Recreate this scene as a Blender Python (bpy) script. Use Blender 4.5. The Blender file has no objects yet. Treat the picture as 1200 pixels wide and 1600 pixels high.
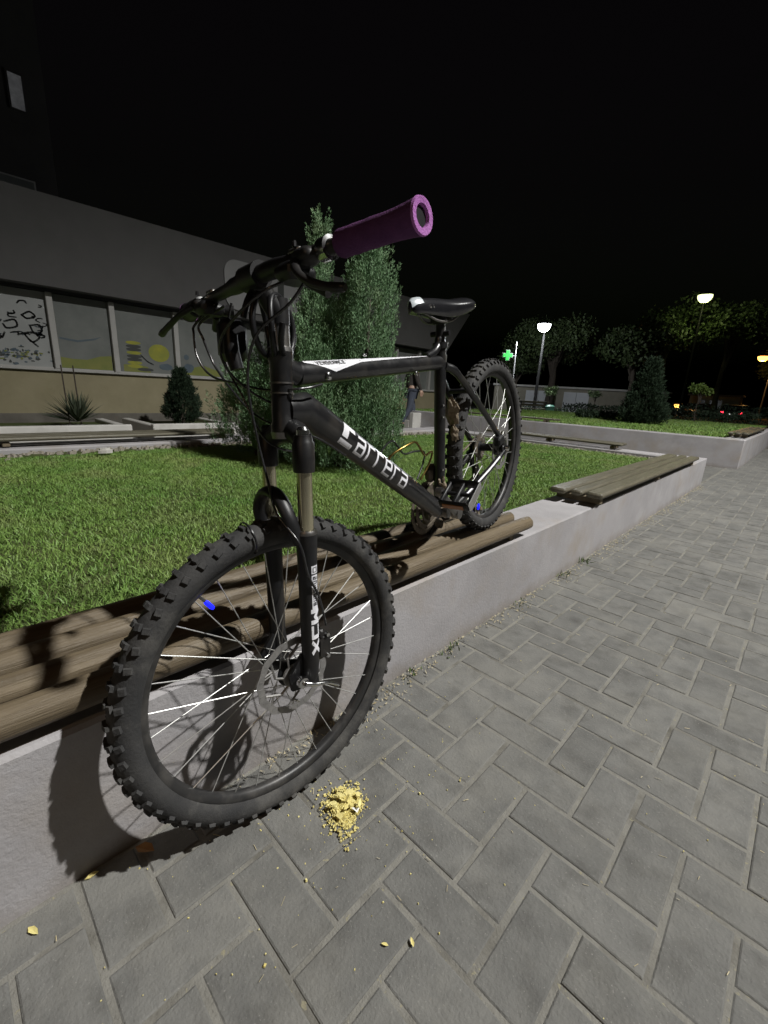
import bpy, math, random
import numpy as np
from mathutils import Vector, Matrix

random.seed(7); rng = np.random.default_rng(11)
scene = bpy.context.scene
col = scene.collection
R = math.radians

# ------------------------------------------------------------------ camera, world, exposure
cam_d = bpy.data.cameras.new('camera'); cam = bpy.data.objects.new('camera', cam_d); col.objects.link(cam)
cam_d.sensor_fit = 'VERTICAL'; cam_d.sensor_height = 24.0; cam_d.lens = 24.0 * 675.75 / 1600.0
cam_d.clip_start = 0.02; cam_d.clip_end = 600
_r = Vector((0.716273, 0.696046, 0.049727)); _u = Vector((-0.2229, 0.160687, 0.961507)); _f = Vector((-0.661262, 0.699786, -0.270244))
cam.matrix_world = Matrix(((_r.x, _u.x, -_f.x, 0), (_r.y, _u.y, -_f.y, 0), (_r.z, _u.z, -_f.z, 0.90), (0, 0, 0, 1)))
scene.camera = cam

world = bpy.data.worlds.new('World'); scene.world = world; world.use_nodes = True
wn = world.node_tree; wn.nodes.clear()
sky = wn.nodes.new('ShaderNodeTexSky'); sky.sky_type = 'NISHITA'; sky.sun_disc = False
sky.sun_elevation = R(-3.0); sky.sun_rotation = R(140)
bg = wn.nodes.new('ShaderNodeBackground'); bg.inputs['Strength'].default_value = 0.03
hs = wn.nodes.new('ShaderNodeHueSaturation'); hs.inputs['Saturation'].default_value = 0.6; hs.inputs['Hue'].default_value = 0.68
wo = wn.nodes.new('ShaderNodeOutputWorld')
wn.links.new(sky.outputs[0], hs.inputs['Color']); wn.links.new(hs.outputs[0], bg.inputs['Color']); wn.links.new(bg.outputs[0], wo.inputs['Surface'])

vs = scene.view_settings
vs.view_transform = 'Standard'; vs.look = 'None'; vs.exposure = 0.0; vs.gamma = 1.0; vs.use_curve_mapping = False
scene.cycles.use_denoising = True
scene.cycles.max_bounces = 5; scene.cycles.diffuse_bounces = 3; scene.cycles.glossy_bounces = 3
scene.cycles.transparent_max_bounces = 6

# ------------------------------------------------------------------ helpers
def tag(o, label=None, cat=None, group=None, kind=None):
    if label: o['label'] = label
    if cat: o['category'] = cat
    if group: o['group'] = group
    if kind: o['kind'] = kind
    return o

def empty(name, loc=(0, 0, 0)):
    o = bpy.data.objects.new(name, None); o.empty_display_size = 0.1
    col.objects.link(o); o.location = loc; return o

def origin_of(o):
    v = Vector((0, 0, 0))
    while o is not None:
        v += Vector(o.location); o = o.parent
    return v

def link(name, me, mat=None, parent=None):
    o = bpy.data.objects.new(name, me); col.objects.link(o)
    if mat is not None: me.materials.append(mat)
    if parent is not None: o.parent = parent
    return o

def np_mesh(name, V, F):
    V = np.asarray(V, dtype=np.float32); F = np.asarray(F, dtype=np.int32)
    me = bpy.data.meshes.new(name); n, k = F.shape
    me.vertices.add(len(V)); me.vertices.foreach_set('co', V.ravel())
    me.loops.add(n * k); me.loops.foreach_set('vertex_index', F.ravel())
    me.polygons.add(n); me.polygons.foreach_set('loop_start', np.arange(0, n * k, k, dtype=np.int32))
    me.update(calc_edges=True); return me

class MB:
    """collects shapes in world space; build() links them as ONE mesh object"""
    def __init__(s): s.V = []; s.F = []
    def add(s, V, F):
        b = len(s.V); s.V += [Vector(v) for v in V]; s.F += [tuple(i + b for i in f) for f in F]; return s
    def box(s, c, size, ax=None, bev=0.0, taper=1.0):
        ax = ax or (Vector((1, 0, 0)), Vector((0, 1, 0)), Vector((0, 0, 1)))
        ax = [Vector(a) for a in ax]; c = Vector(c); hx, hy, hz = [v / 2 for v in size]
        if bev <= 0:
            V = [];
            for sz in (-1, 1):
                t = taper if sz > 0 else 1
                for sx, sy in ((-1, -1), (1, -1), (1, 1), (-1, 1)): V.append(c + ax[0] * sx * hx * t + ax[1] * sy * hy * t + ax[2] * sz * hz)
            F = [(3, 2, 1, 0), (4, 5, 6, 7), (0, 1, 5, 4), (1, 2, 6, 5), (2, 3, 7, 6), (3, 0, 4, 7)]
            return s.add(V, F)
        V = []; F = []; b = min(bev, hx, hy, hz)
        # octagonal prism with chamfered top and bottom
        def ring(z, i):
            x, y = hx - i, hy - i
            pts = [(-x + b, -y), (x - b, -y), (x, -y + b), (x, y - b), (x - b, y), (-x + b, y), (-x, y - b), (-x, -y + b)]
            return [c + ax[0] * px + ax[1] * py + ax[2] * z for px, py in pts]
        V = ring(-hz, b * .8) + ring(-hz + b, 0) + ring(hz - b, 0) + ring(hz, b * .8)
        for k in range(3):
            for i in range(8):
                j = (i + 1) % 8; F.append((k * 8 + i, k * 8 + j, k * 8 + 8 + j, k * 8 + 8 + i))
        F.append(tuple(reversed(range(8)))); F.append(tuple(range(24, 32)))
        return s.add(V, F)
    def tube(s, pts, rad, n=12, caps=True, squash=None, ref=None):
        pts = [Vector(p) for p in pts]; m = len(pts)
        if not hasattr(rad, '__len__'): rad = [rad] * m
        V = []; F = []; prev = None
        for i in range(m):
            d = (pts[min(i + 1, m - 1)] - pts[max(i - 1, 0)]).normalized()
            if prev is None:
                a = Vector(ref) if ref is not None else (Vector((0, 0, 1)) if abs(d.z) < .9 else Vector((1, 0, 0)))
                u = (a - d * a.dot(d)).normalized()
            else: u = (prev - d * prev.dot(d)).normalized()
            prev = u; w = d.cross(u)
            ru = rad[i]; rw = rad[i] * (squash[i] if squash else 1)
            for k in range(n):
                t = 2 * math.pi * k / n; V.append(pts[i] + u * math.cos(t) * ru + w * math.sin(t) * rw)
        for i in range(m - 1):
            for k in range(n):
                j = (k + 1) % n; F.append((i * n + k, i * n + j, i * n + n + j, i * n + n + k))
        if caps: F.append(tuple(reversed(range(n)))); F.append(tuple(range((m - 1) * n, m * n)))
        return s.add(V, F)
    def lathe(s, o, axis, prof, n=32, ref=None, closed=False):
        """prof = [(radius, along)]"""
        o = Vector(o); d = Vector(axis).normalized()
        a = Vector(ref) if ref is not None else (Vector((0, 0, 1)) if abs(d.z) < .9 else Vector((1, 0, 0)))
        u = (a - d * a.dot(d)).normalized(); w = d.cross(u); V = []; F = []; m = len(prof)
        for r, h in prof:
            for k in range(n):
                t = 2 * math.pi * k / n; V.append(o + d * h + (u * math.cos(t) + w * math.sin(t)) * r)
        for i in range(m if closed else m - 1):
            i2 = (i + 1) % m
            for k in range(n):
                j = (k + 1) % n; F.append((i * n + k, i * n + j, i2 * n + j, i2 * n + k))
        return s.add(V, F)
    def prism(s, poly, h0, h1, fn):
        """poly 2-d outline, fn(x, y, h) -> world point"""
        n = len(poly); V = [fn(x, y, h0) for x, y in poly] + [fn(x, y, h1) for x, y in poly]
        F = [tuple(reversed(range(n))), tuple(range(n, 2 * n))] + [(i, (i + 1) % n, n + (i + 1) % n, n + i) for i in range(n)]
        return s.add(V, F)
    def sheet(s, poly, fn):
        return s.add([fn(x, y) for x, y in poly], [tuple(range(len(poly)))])
    def build(s, name, mat, parent=None, smooth=None):
        org = origin_of(parent) if parent else Vector((0, 0, 0))
        me = bpy.data.meshes.new(name); me.from_pydata([v - org for v in s.V], [], s.F); me.update()
        if smooth is not None:
            me.shade_smooth(); me.set_sharp_from_angle(angle=R(smooth))
        return link(name, me, mat, parent)

def curve_pts(P, n=8):
    """Catmull-Rom through points"""
    P = [Vector(p) for p in P]; Q = [P[0] * 2 - P[1]] + P + [P[-1] * 2 - P[-2]]; out = []
    for i in range(1, len(Q) - 2):
        for k in range(n):
            t = k / n; a, b, c, d = Q[i - 1:i + 3]
            out.append(0.5 * ((2 * b) + (c - a) * t + (2 * a - 5 * b + 4 * c - d) * t * t + (3 * b - a - 3 * c + d) * t ** 3))
    out.append(P[-1]); return out

# ------------------------------------------------------------------ materials
def mat(name, c1, c2=None, scale=8.0, rough=0.6, metal=0.0, bump=0.0, bscale=60.0, spec=0.5, coat=0.0, island=0.0, objvar=0.0,
        stain=None, sscale=2.0, samt=0.5, stain2=None, s2scale=2.0, s2amt=0.5, foot=None, spots=None, spscale=40, detail=6.0, rough2=None, stretch=None, emit=None, estr=0.0, trans=0.0, sub=0.0):
    m = bpy.data.materials.new(name); m.use_nodes = True; nt = m.node_tree; N = nt.nodes; Lk = nt.links
    b = N['Principled BSDF']; b.inputs['Roughness'].default_value = rough; b.inputs['Metallic'].default_value = metal
    b.inputs['Specular IOR Level'].default_value = spec; b.inputs['Coat Weight'].default_value = coat
    b.inputs['Coat Roughness'].default_value = 0.12
    b.inputs['Base Color'].default_value = (*c1, 1)
    if emit: b.inputs['Emission Color'].default_value = (*emit, 1); b.inputs['Emission Strength'].default_value = estr
    if trans: b.inputs['Transmission Weight'].default_value = trans
    geo = N.new('ShaderNodeNewGeometry'); vec = geo.outputs['Position']
    if stretch:
        mp = N.new('ShaderNodeMapping'); mp.inputs['Scale'].default_value = stretch; Lk.new(vec, mp.inputs['Vector']); vec = mp.outputs[0]
    def noise(sc, det=detail, rg=.6):
        t = N.new('ShaderNodeTexNoise'); t.inputs['Scale'].default_value = sc; t.inputs['Detail'].default_value = det; t.inputs['Roughness'].default_value = rg
        Lk.new(vec, t.inputs['Vector']); return t.outputs['Fac']
    def ramp(f, a, c):
        r = N.new('ShaderNodeMapRange'); r.inputs['From Min'].default_value = a; r.inputs['From Max'].default_value = c; Lk.new(f, r.inputs['Value']); return r.outputs[0]
    def mix(fac, A, B):
        x = N.new('ShaderNodeMix'); x.data_type = 'RGBA'
        if hasattr(fac, 'default_value') or hasattr(fac, 'is_linked'): Lk.new(fac, x.inputs[0])
        else: x.inputs[0].default_value = fac
        for k, v in ((6, A), (7, B)):
            if isinstance(v, tuple): x.inputs[k].default_value = (*v, 1)
            else: Lk.new(v, x.inputs[k])
        return x.outputs[2]
    c = None
    if c2 is not None:
        f = ramp(noise(scale), .3, .7)
        if island:
            ma = N.new('ShaderNodeMath'); ma.operation = 'MULTIPLY_ADD'; ma.inputs[1].default_value = island; Lk.new(geo.outputs['Random Per Island'], ma.inputs[0])
            mm = N.new('ShaderNodeMath'); mm.operation = 'MULTIPLY'; mm.inputs[1].default_value = 1 - island; Lk.new(f, mm.inputs[0]); Lk.new(mm.outputs[0], ma.inputs[2]); f = ma.outputs[0]
        c = mix(f, c1, c2)
    if stain is not None:
        f = ramp(noise(sscale, 5), .5, .72); ml = N.new('ShaderNodeMath'); ml.operation = 'MULTIPLY'; ml.inputs[1].default_value = samt; Lk.new(f, ml.inputs[0])
        c = mix(ml.outputs[0], c if c is not None else c1, stain)
    if stain2 is not None:
        f = ramp(noise(s2scale, 8, .7), .47, .66); ml = N.new('ShaderNodeMath'); ml.operation = 'MULTIPLY'; ml.inputs[1].default_value = s2amt; Lk.new(f, ml.inputs[0])
        c = mix(ml.outputs[0], c if c is not None else c1, stain2)
    if foot is not None:      # splash dirt with a ragged upper edge along the foot
        sx = N.new('ShaderNodeSeparateXYZ'); Lk.new(geo.outputs['Position'], sx.inputs[0])
        ad = N.new('ShaderNodeMath'); ad.operation = 'MULTIPLY_ADD'; ad.inputs[1].default_value = -.16; Lk.new(noise(7, 8, .7), ad.inputs[0]); Lk.new(sx.outputs['Z'], ad.inputs[2])
        f = ramp(ad.outputs[0], -.02, -.085); ml = N.new('ShaderNodeMath'); ml.operation = 'MULTIPLY'; ml.inputs[1].default_value = .55; ml.use_clamp = True; Lk.new(f, ml.inputs[0])
        c = mix(ml.outputs[0], c if c is not None else c1, foot)
    if spots is not None:
        f = ramp(noise(spscale, 2, .5), .66, .72); c = mix(f, c if c is not None else c1, spots)
    if objvar:
        oi = N.new('ShaderNodeObjectInfo'); hv = N.new('ShaderNodeHueSaturation'); r = ramp(oi.outputs['Random'], 0, 1)
        mr = N.new('ShaderNodeMapRange'); mr.inputs['To Min'].default_value = 1 - objvar; mr.inputs['To Max'].default_value = 1 + objvar; Lk.new(oi.outputs['Random'], mr.inputs['Value'])
        Lk.new(mr.outputs[0], hv.inputs['Value'])
        if c is not None: Lk.new(c, hv.inputs['Color'])
        else: hv.inputs['Color'].default_value = (*c1, 1)
        c = hv.outputs[0]
    if c is not None: Lk.new(c, b.inputs['Base Color'])
    if rough2 is not None:
        mr = N.new('ShaderNodeMapRange'); mr.inputs['To Min'].default_value = rough; mr.inputs['To Max'].default_value = rough2
        Lk.new(ramp(noise(scale * 2.3), .35, .65), mr.inputs['Value']); Lk.new(mr.outputs[0], b.inputs['Roughness'])
    if bump:
        bm = N.new('ShaderNodeBump'); bm.inputs['Strength'].default_value = bump; bm.inputs['Distance'].default_value = 0.004
        Lk.new(noise(bscale, 8), bm.inputs['Height']); Lk.new(bm.outputs[0], b.inputs['Normal'])
    return m

def emis(name, c, s):
    m = bpy.data.materials.new(name); m.use_nodes = True; b = m.node_tree.nodes['Principled BSDF']
    b.inputs['Base Color'].default_value = (*[min(x, .8) for x in c], 1); b.inputs['Emission Color'].default_value = (*c, 1); b.inputs['Emission Strength'].default_value = s
    return m

M = {}
M['paver'] = mat('paver_concrete', (.118, .117, .111), (.168, .166, .156), 14, .85, bump=.7, bscale=170, objvar=.075, detail=12, spots=(.21, .205, .19), spscale=240, stain=(.072, .069, .063), sscale=11, samt=.6, stain2=(.225, .218, .195), s2scale=3.0, s2amt=.5, spec=.25)
M['joint'] = mat('joint_sand', (.18, .174, .156), (.23, .223, .2), 25, .95, bump=.8, bscale=240, stain=(.08, .073, .06), sscale=7, samt=.75, spec=.15, spots=(.26, .24, .17), spscale=90)
M['wall'] = mat('wall_concrete', (.31, .298, .306), (.385, .372, .38), 3, .87, bump=.45, bscale=120, stain=(.29, .25, .205), sscale=2.6, samt=.75, stain2=(.26, .252, .256), s2scale=1.7, s2amt=.65, spec=.22, foot=(.2, .17, .135))
M['soil'] = mat('lawn_soil', (.05, .075, .025), (.09, .1, .04), 12, .95, bump=.5, bscale=50, spec=.1)
M['grass'] = mat('grass_blades', (.11, .235, .045), (.235, .33, .085), 2.2, .5, island=.3, stain=(.33, .33, .14), sscale=3.2, samt=.7, stain2=(.07, .17, .035), s2scale=1.6, s2amt=.5, spec=.3)
M['log'] = mat('weathered_log', (.10, .076, .046), (.165, .13, .084), 9, .55, bump=.8, bscale=26, stretch=(9, .35, 9), stain=(.055, .043, .03), sscale=1.5, samt=.6, objvar=.12, spec=.35, rough2=.42)
M['plank'] = mat('bench_plank', (.075, .068, .046), (.13, .118, .083), 6, .55, bump=.5, bscale=40, stretch=(11, .7, 11), objvar=.12, spec=.4, rough2=.38)
M['plankx'] = mat('bench_plank_across', (.075, .068, .046), (.13, .118, .083), 6, .6, bump=.5, bscale=40, stretch=(.7, 11, 11), objvar=.12, spec=.4)
M['woodend'] = mat('log_end', (.19, .155, .10), (.11, .085, .055), 60, .8)
M['black'] = mat('gloss_black_paint', (.008, .008, .009), (.014, .014, .015), 20, .28, coat=.3, spec=.5, rough2=.4, stain=(.10, .088, .07), sscale=16, samt=.24)
M['fblack'] = mat('satin_black', (.008, .008, .009), (.013, .013, .014), 20, .42, spec=.35, stain=(.09, .075, .055), sscale=11, samt=.18)
M['rubber'] = mat('tyre_rubber', (.024, .024, .025), (.045, .044, .043), 16, .8, bump=.35, bscale=200, stain=(.12, .115, .105), sscale=13, samt=.65, spec=.35)
M['rim'] = mat('rim_alloy', (.02, .02, .021), (.034, .033, .032), 20, .45, metal=.2, stain=(.14, .13, .12), sscale=18, samt=.4)
M['steel'] = mat('spoke_steel', (.42, .42, .41), (.55, .55, .53), 30, .4, metal=.55)
M['rotor'] = mat('rotor_steel', (.2, .195, .19), (.32, .31, .3), 40, .4, metal=.5)
M['dull'] = mat('dull_steel', (.17, .165, .16), (.3, .29, .28), 25, .42, metal=1.0, stain=(.08, .06, .04), sscale=25, samt=.5)
M['stanchion'] = mat('fork_stanchion', (.50, .46, .32), (.62, .58, .42), 9, .18, metal=.9)  # chrome; the gold tint paints in the lawn's reflection
M['chrome'] = mat('polished_alloy', (.6, .6, .6), (.72, .72, .72), 20, .2, metal=1.0)
M['white'] = mat('white_decal', (.68, .68, .72), (.76, .76, .79), 30, .4, spec=.4, spots=(.2, .2, .2), spscale=150)
M['ink'] = mat('black_ink', (.02, .02, .022), rough=.5)
M['purple'] = mat('purple_foam', (.075, .027, .085), (.12, .044, .13), 30, .92, bump=.6, bscale=300, spec=.15)
M['purple2'] = mat('purple_foam_end_highlight', (.33, .12, .36), (.42, .17, .45), 60, .9, bump=.5, bscale=300, spec=.15)  # same foam as the grip, paler to paint the highlight on its end
M['cable'] = mat('cable_housing', (.016, .016, .017), rough=.25, spec=.6)
M['lock'] = mat('lock_sleeve', (.007, .007, .008), rough=.42, spec=.35)
M['saddle'] = mat('saddle_vinyl', (.012, .012, .014), (.02, .02, .022), 30, .22, coat=.4, bump=.1, bscale=200)
M['saddlegrey'] = mat('saddle_patch', (.4, .45, .48), (.5, .54, .56), 30, .3)
M['orange'] = mat('orange_reflector', (.28, .10, .015), rough=.3, spec=.6)
M['mud'] = mat('dried_mud', (.16, .125, .085), (.27, .22, .16), 60, .95, bump=.8, bscale=120)
M['chain'] = mat('dirty_chain', (.09, .075, .06), (.2, .17, .13), 60, .6, metal=.6)
M['goldglint'] = mat('black_wire_gold_glint', (.10, .07, .02), (.32, .22, .06), 30, .25, metal=.9)  # black cage wire; its yellow glints are put into the metal colour
M['blue'] = emis('blue_valve_light', (.005, .01, 1.0), 1.6)
M['beige'] = mat('beige_render', (.24, .213, .13), (.29, .258, .165), 3, .9, bump=.3, bscale=40, stain=(.19, .165, .105), sscale=1.2, samt=.5)
M['fascia'] = mat('grey_fascia', (.085, .083, .083), (.1, .098, .097), 2, .9, bump=.3, bscale=60, stain=(.07, .07, .066), sscale=.8, samt=.5)
M['plinth'] = mat('plinth_stone', (.10, .092, .078), (.15, .14, .12), 4, .9, bump=.3)
M['mullion'] = mat('mullion_paint', (.33, .325, .31), (.38, .375, .36), 6, .6)
M['pane'] = mat('window_film', (.145, .155, .148), (.2, .21, .2), 2.2, .22, spec=.5)
M['panelit'] = mat('lit_window_film', (.27, .28, .275), (.33, .34, .335), 3, .3, spec=.5)  # light on these two panes is put into a paler film colour
M['sign'] = mat('sign_panel', (.2, .2, .2), (.23, .23, .23), 3, .6)
M['paintY'] = mat('yellow_window_paint', (.30, .29, .02), (.2, .22, .03), 6, .6)
M['paintG'] = mat('green_window_paint', (.13, .16, .03), (.19, .19, .04), 5, .6)
M['paintB'] = mat('blue_window_paint', (.05, .075, .10), (.08, .11, .13), 6, .6)
M['paintK'] = mat('dark_window_paint', (.025, .027, .026), (.04, .045, .04), 9, .6)
M['curb'] = mat('white_curb', (.5, .49, .46), (.58, .57, .54), 5, .85, bump=.3, stain=(.3, .28, .25), sscale=3, samt=.5)
M['darkwall'] = mat('block_render', (.05, .047, .045), (.07, .066, .063), 1, .9)
M['curtain'] = mat('window_curtain', (.8, .8, .8), (.2, .2, .2), 2.5, .8, emit=(.8, .8, .85), estr=.025)
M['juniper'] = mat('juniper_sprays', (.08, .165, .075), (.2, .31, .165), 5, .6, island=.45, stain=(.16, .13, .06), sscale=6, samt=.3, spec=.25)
M['juniper2'] = mat('dark_conifer', (.014, .028, .016), (.03, .048, .026), 5, .7, island=.5, spec=.2)  # deeper green than the juniper
M['leaf'] = mat('street_tree_leaf', (.02, .034, .012), (.042, .06, .022), 3, .6, island=.5, spec=.25)
M['bark'] = mat('bark', (.035, .028, .022), (.065, .052, .04), 14, .9, bump=.7, bscale=40)
M['balltree_lit'] = mat('lit_ball_tree_leaf', (.10, .17, .03), (.18, .25, .06), 6, .6, island=.5)  # lamplight on the ball tree is put into this brighter leaf green
M['yucca'] = mat('yucca_leaf', (.04, .055, .035), (.07, .085, .05), 8, .55, island=.5)
M['asphalt'] = mat('asphalt', (.045, .045, .046), (.065, .064, .063), 6, .9, bump=.4, bscale=120)
M['path'] = mat('path_slab', (.16, .155, .145), (.2, .195, .185), 4, .9, bump=.3)
M['doorw'] = mat('garage_door', (.6, .62, .65), (.66, .68, .7), 3, .6)
M['garage'] = mat('garage_render', (.27, .25, .2), (.32, .3, .24), 3, .9, stain=(.18, .165, .13), sscale=1.2, samt=.5)
M['pole'] = mat('galvanised_pole', (.28, .28, .28), (.34, .34, .34), 10, .5, metal=.6)
M['unlitpole'] = mat('unlit_black_pole', (.012, .012, .012), rough=.9, spec=.05)  # near-black colour keeps the poles looking unlit beside their own lamps
M['bin'] = mat('green_bin', (.12, .36, .26), (.15, .42, .3), 5, .5)
M['carp'] = mat('dark_car_paint', (.03, .03, .035), rough=.25, coat=.6)
M['glass'] = mat('car_glass', (.02, .022, .025), rough=.08, spec=.6)
M['crumb'] = mat('yellow_crumbs', (.56, .46, .13), (.8, .72, .32), 90, .85, island=.75, bump=.5, bscale=300, stain=(.35, .25, .08), sscale=60, samt=.4)
M['paper'] = mat('paper', (.75, .75, .74), rough=.8)
M['litter'] = mat('dry_litter', (.34, .28, .16), (.56, .5, .35), 20, .9, island=.7)
M['weed'] = mat('weed_leaf', (.06, .10, .025), (.10, .15, .04), 12, .6, island=.5)
M['jacket'] = mat('dark_jacket', (.035, .03, .028), (.05, .045, .04), 20, .9)
M['jeans'] = mat('blue_jeans', (.05, .06, .085), (.07, .08, .11), 30, .9)
M['skin'] = mat('skin', (.42, .27, .2), rough=.5)
M['hair'] = mat('dark_hair', (.02, .015, .012), rough=.6)
M['stone'] = mat('pale_stone', (.45, .43, .4), (.55, .53, .5), 20, .9)
M['rubble'] = mat('rubble', (.2, .18, .145), (.3, .275, .23), 14, .95)
M['brownleaf'] = mat('brown_leaf', (.22, .10, .03), (.3, .16, .05), 40, .8)

# ------------------------------------------------------------------ street lamps (each lamp holds its own light)
def street_lamp(name, head, base, mat_glow, label, power=0, color=(1, 1, 1), cone=165, arm=1.2, aim=None, rad=.12, glow=(.5, .22), pm='pole'):
    """pole at base, curved arm up to the luminaire whose glass is at head"""
    head = Vector(head); base = Vector(base); t = empty(name, base); tag(t, label, 'street lamp')
    top = Vector((base.x, base.y, head.z - .35))
    MB().tube([base, base + Vector((0, 0, .9)), top], [.10, .085, .05], 12).build('pole', M[pm], t, 40)
    MB().lathe(base, (0, 0, 1), [(.001, .0), (.16, .0), (.16, .03), (.11, .07), (.001, .07)], 16).build('base_plate', M[pm], t, 30)
    h = Vector((head.x - base.x, head.y - base.y, 0)); hd = h.normalized() if h.length > .01 else Vector((1, 0, 0))
    hb = head + Vector((0, 0, .1)) - hd * glow[0] * .5
    MB().tube(curve_pts([top, top + Vector((0, 0, .35)) + h * .15, hb - h * .25 + Vector((0, 0, .06)), hb], 6), .032, 8).build('arm', M[pm], t, 40)
    sd = hd.cross(Vector((0, 0, 1)))
    MB().box(head + Vector((0, 0, .1)), (glow[0] * 1.25, min(glow[1] * 1.3, .42), .13), (hd, sd, Vector((0, 0, 1))), .04, .8).build('lamp_housing', M[pm], t, 30)
    MB().lathe(head + Vector((0, 0, .045)), (0, 0, -1), [(.001, .30 * glow[1] + .08), (glow[1] * .18, .29 * glow[1] + .07), (glow[1] * .30, .2 * glow[1] + .05), (glow[1] * .36, .1 * glow[1]), (glow[1] * .36, 0)], 20).build('lamp_glass', mat_glow, t, 60)
    if power:
        ld = bpy.data.lights.new('lamp_light', 'SPOT' if cone else 'POINT'); ld.energy = power; ld.color = color; ld.shadow_soft_size = rad
        if cone: ld.spot_size = R(cone); ld.spot_blend = .55
        lo = bpy.data.objects.new('lamp_light', ld); col.objects.link(lo); lo.parent = t; lo.location = head - base - Vector((0, 0, .16 + .32 * glow[1]))
        if aim is not None: lo.rotation_euler = (Vector(aim) - head).to_track_quat('-Z', 'Y').to_euler()
    return t
glowW = emis('white_lamp_glass', (.92, .95, 1.0), 9); glowY = emis('yellow_lamp_glass', (.9, 1.0, .45), 2.4); glowO = emis('orange_lamp_glass', (1.0, .42, .08), 5)
street_lamp('street_lamp', (4.7, 4.7, 9.8), (6.4, 4.9, 0), glowW, 'tall white street lamp on the pavement beside the bicycle', 8000, (1, .99, .955), 142, aim=(4.5, 4.9, 0), rad=.13)
street_lamp('street_lamp', (3.2, -7.5, 6.5), (4.2, -7.5, 0), glowO, 'orange street lamp on the pavement behind the viewpoint', 210, (1, .66, .36), 165, rad=.2)
street_lamp('street_lamp', (-10.3, 21.5, 4.32), (-10.62, 22.3, 0), glowW, 'bright white street lamp in front of the dark tree crown', 950, (.93, .97, 1), 0, glow=(.5, .85), rad=.2, pm='unlitpole')
street_lamp('street_lamp', (-7.2, 38.85, 8.3), (-7.42, 40.0, 0), glowY, 'tall street lamp glowing yellow green above the trees', 170, (.9, 1, .45), 0, glow=(.9, 1.25), rad=.25, pm='unlitpole')
street_lamp('street_lamp', (-5.06, 61.5, 6.2), (-4.2, 62, 0), glowO, 'orange street lamp far down the road near the right edge', 500, (1, .5, .15), 0, glow=(.9, 1.3), rad=.25)
street_lamp('street_lamp', (-9.2, 48.4, .95), (-9.0, 48.4, 0), glowO, 'low orange lamp glowing at ground level behind the hedge', 40, (1, .5, .15), 0, glow=(.5, .7))

# ------------------------------------------------------------------ ground
g = MB().add([(-260, -120, -.03), (220, -120, -.03), (220, 400, -.03), (-260, 400, -.03)], [(0, 1, 2, 3)]).build('ground', M['asphalt']); tag(g, kind='structure')
WX = -.779; WH = .322
pv = MB().add([(-.80, -2.2, .0062), (2.6, -2.2, .0062), (2.6, 14, .0062), (-.80, 14, .0062)], [(0, 1, 2, 3)])
pv.add([(-9, 6.25, -.004), (-.80, 6.25, -.004), (-.80, 8.5, -.004), (-9, 8.5, -.004)], [(0, 1, 2, 3)])
pv = pv.build('pavement', M['joint']); tag(pv, kind='structure')
pt = MB().add([(-9, -8, -.01), (-4.8, -8, -.01), (-4.8, 12.5, -.01), (-9, 12.5, -.01)], [(0, 1, 2, 3)]).build('path', M['path']); tag(pt, kind='structure')
# herringbone pavers 200 x 100 mm, square to the wall
PP = .1; PX = .0091; PY = .0521
cells = []
for i in range(-9, 26):
    for j in range(-22, 140):
        k = (i + j) % 4
        x, y = PX + i * PP, PY + j * PP
        # in the photograph's grid the across-blocks sit where i + j = 1 (mod 4)
        if k == 1: cells.append((x, y + PP / 2, 2 * PP, PP, 0))          # lies along x, centred on joint column i
        elif k == 2: cells.append((x + PP / 2, y + PP, PP, 2 * PP, 1))  # lies along y
def paver_mesh(name, lx, ly):
    b = MB(); hx, hy = lx / 2, ly / 2; c = .004; rings = []
    for (d, z) in ((0, -.004), (0, .0042), (c * .35, .0075), (c, .009)): rings.append([(-hx + d, -hy + d, z), (hx - d, -hy + d, z), (hx - d, hy - d, z), (-hx + d, hy - d, z)])
    V = [p for r in rings for p in r]; F = []
    for k in range(3):
        for q in range(4): F.append((k * 4 + q, k * 4 + (q + 1) % 4, k * 4 + 4 + (q + 1) % 4, k * 4 + 4 + q))
    F.append((12, 13, 14, 15)); me = bpy.data.meshes.new(name); me.from_pydata(V, [], F); me.materials.append(M['paver']); return me, V, F
jt = .0075
pm = [paver_mesh('paver', 2 * PP - jt, PP - jt), paver_mesh('paver', PP - jt, 2 * PP - jt)]
def clipw(cell):
    x, y, lx, ly, o = cell
    return x - lx / 2 > WX - .005 and x + lx / 2 < 2.6
cut = [c for c in cells if not clipw(c) and c[0] + c[2] / 2 > WX + .015 and c[0] < 0 and c[1] < 13]
cells = [c for c in cells if clipw(c) and -2.1 < c[1] < 13.8]
def view_size(c):
    p = Vector((c[0], c[1], 0)) - Vector((0, 0, .9)); d = p.dot(_f)
    if d < .15: return -1
    u = p.dot(_r) / d; v = p.dot(_u) / d; s = 1.0 / d ** 2
    return s if abs(u) < .95 and abs(v) < 1.24 else s * 1e-4
cells.sort(key=view_size, reverse=True)
for n, (x, y, lx, ly, o) in enumerate(cells[:290]):
    p = link('paver', pm[o][0], None, pv); p.location = (x + random.uniform(-.0018, .0018), y + random.uniform(-.0018, .0018), random.uniform(-.0014, .0006))
    p.rotation_euler = (random.uniform(-.008, .008), random.uniform(-.008, .008), random.uniform(-.010, .010))
V = []; F = []
for (x, y, lx, ly, o) in cells[290:]:
    b = len(V); dz = random.uniform(-.0012, .0012); V += [(vx + x, vy + y, vz + dz) for vx, vy, vz in pm[o][1]]; F += [tuple(q + b for q in f) for f in pm[o][2]]
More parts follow.
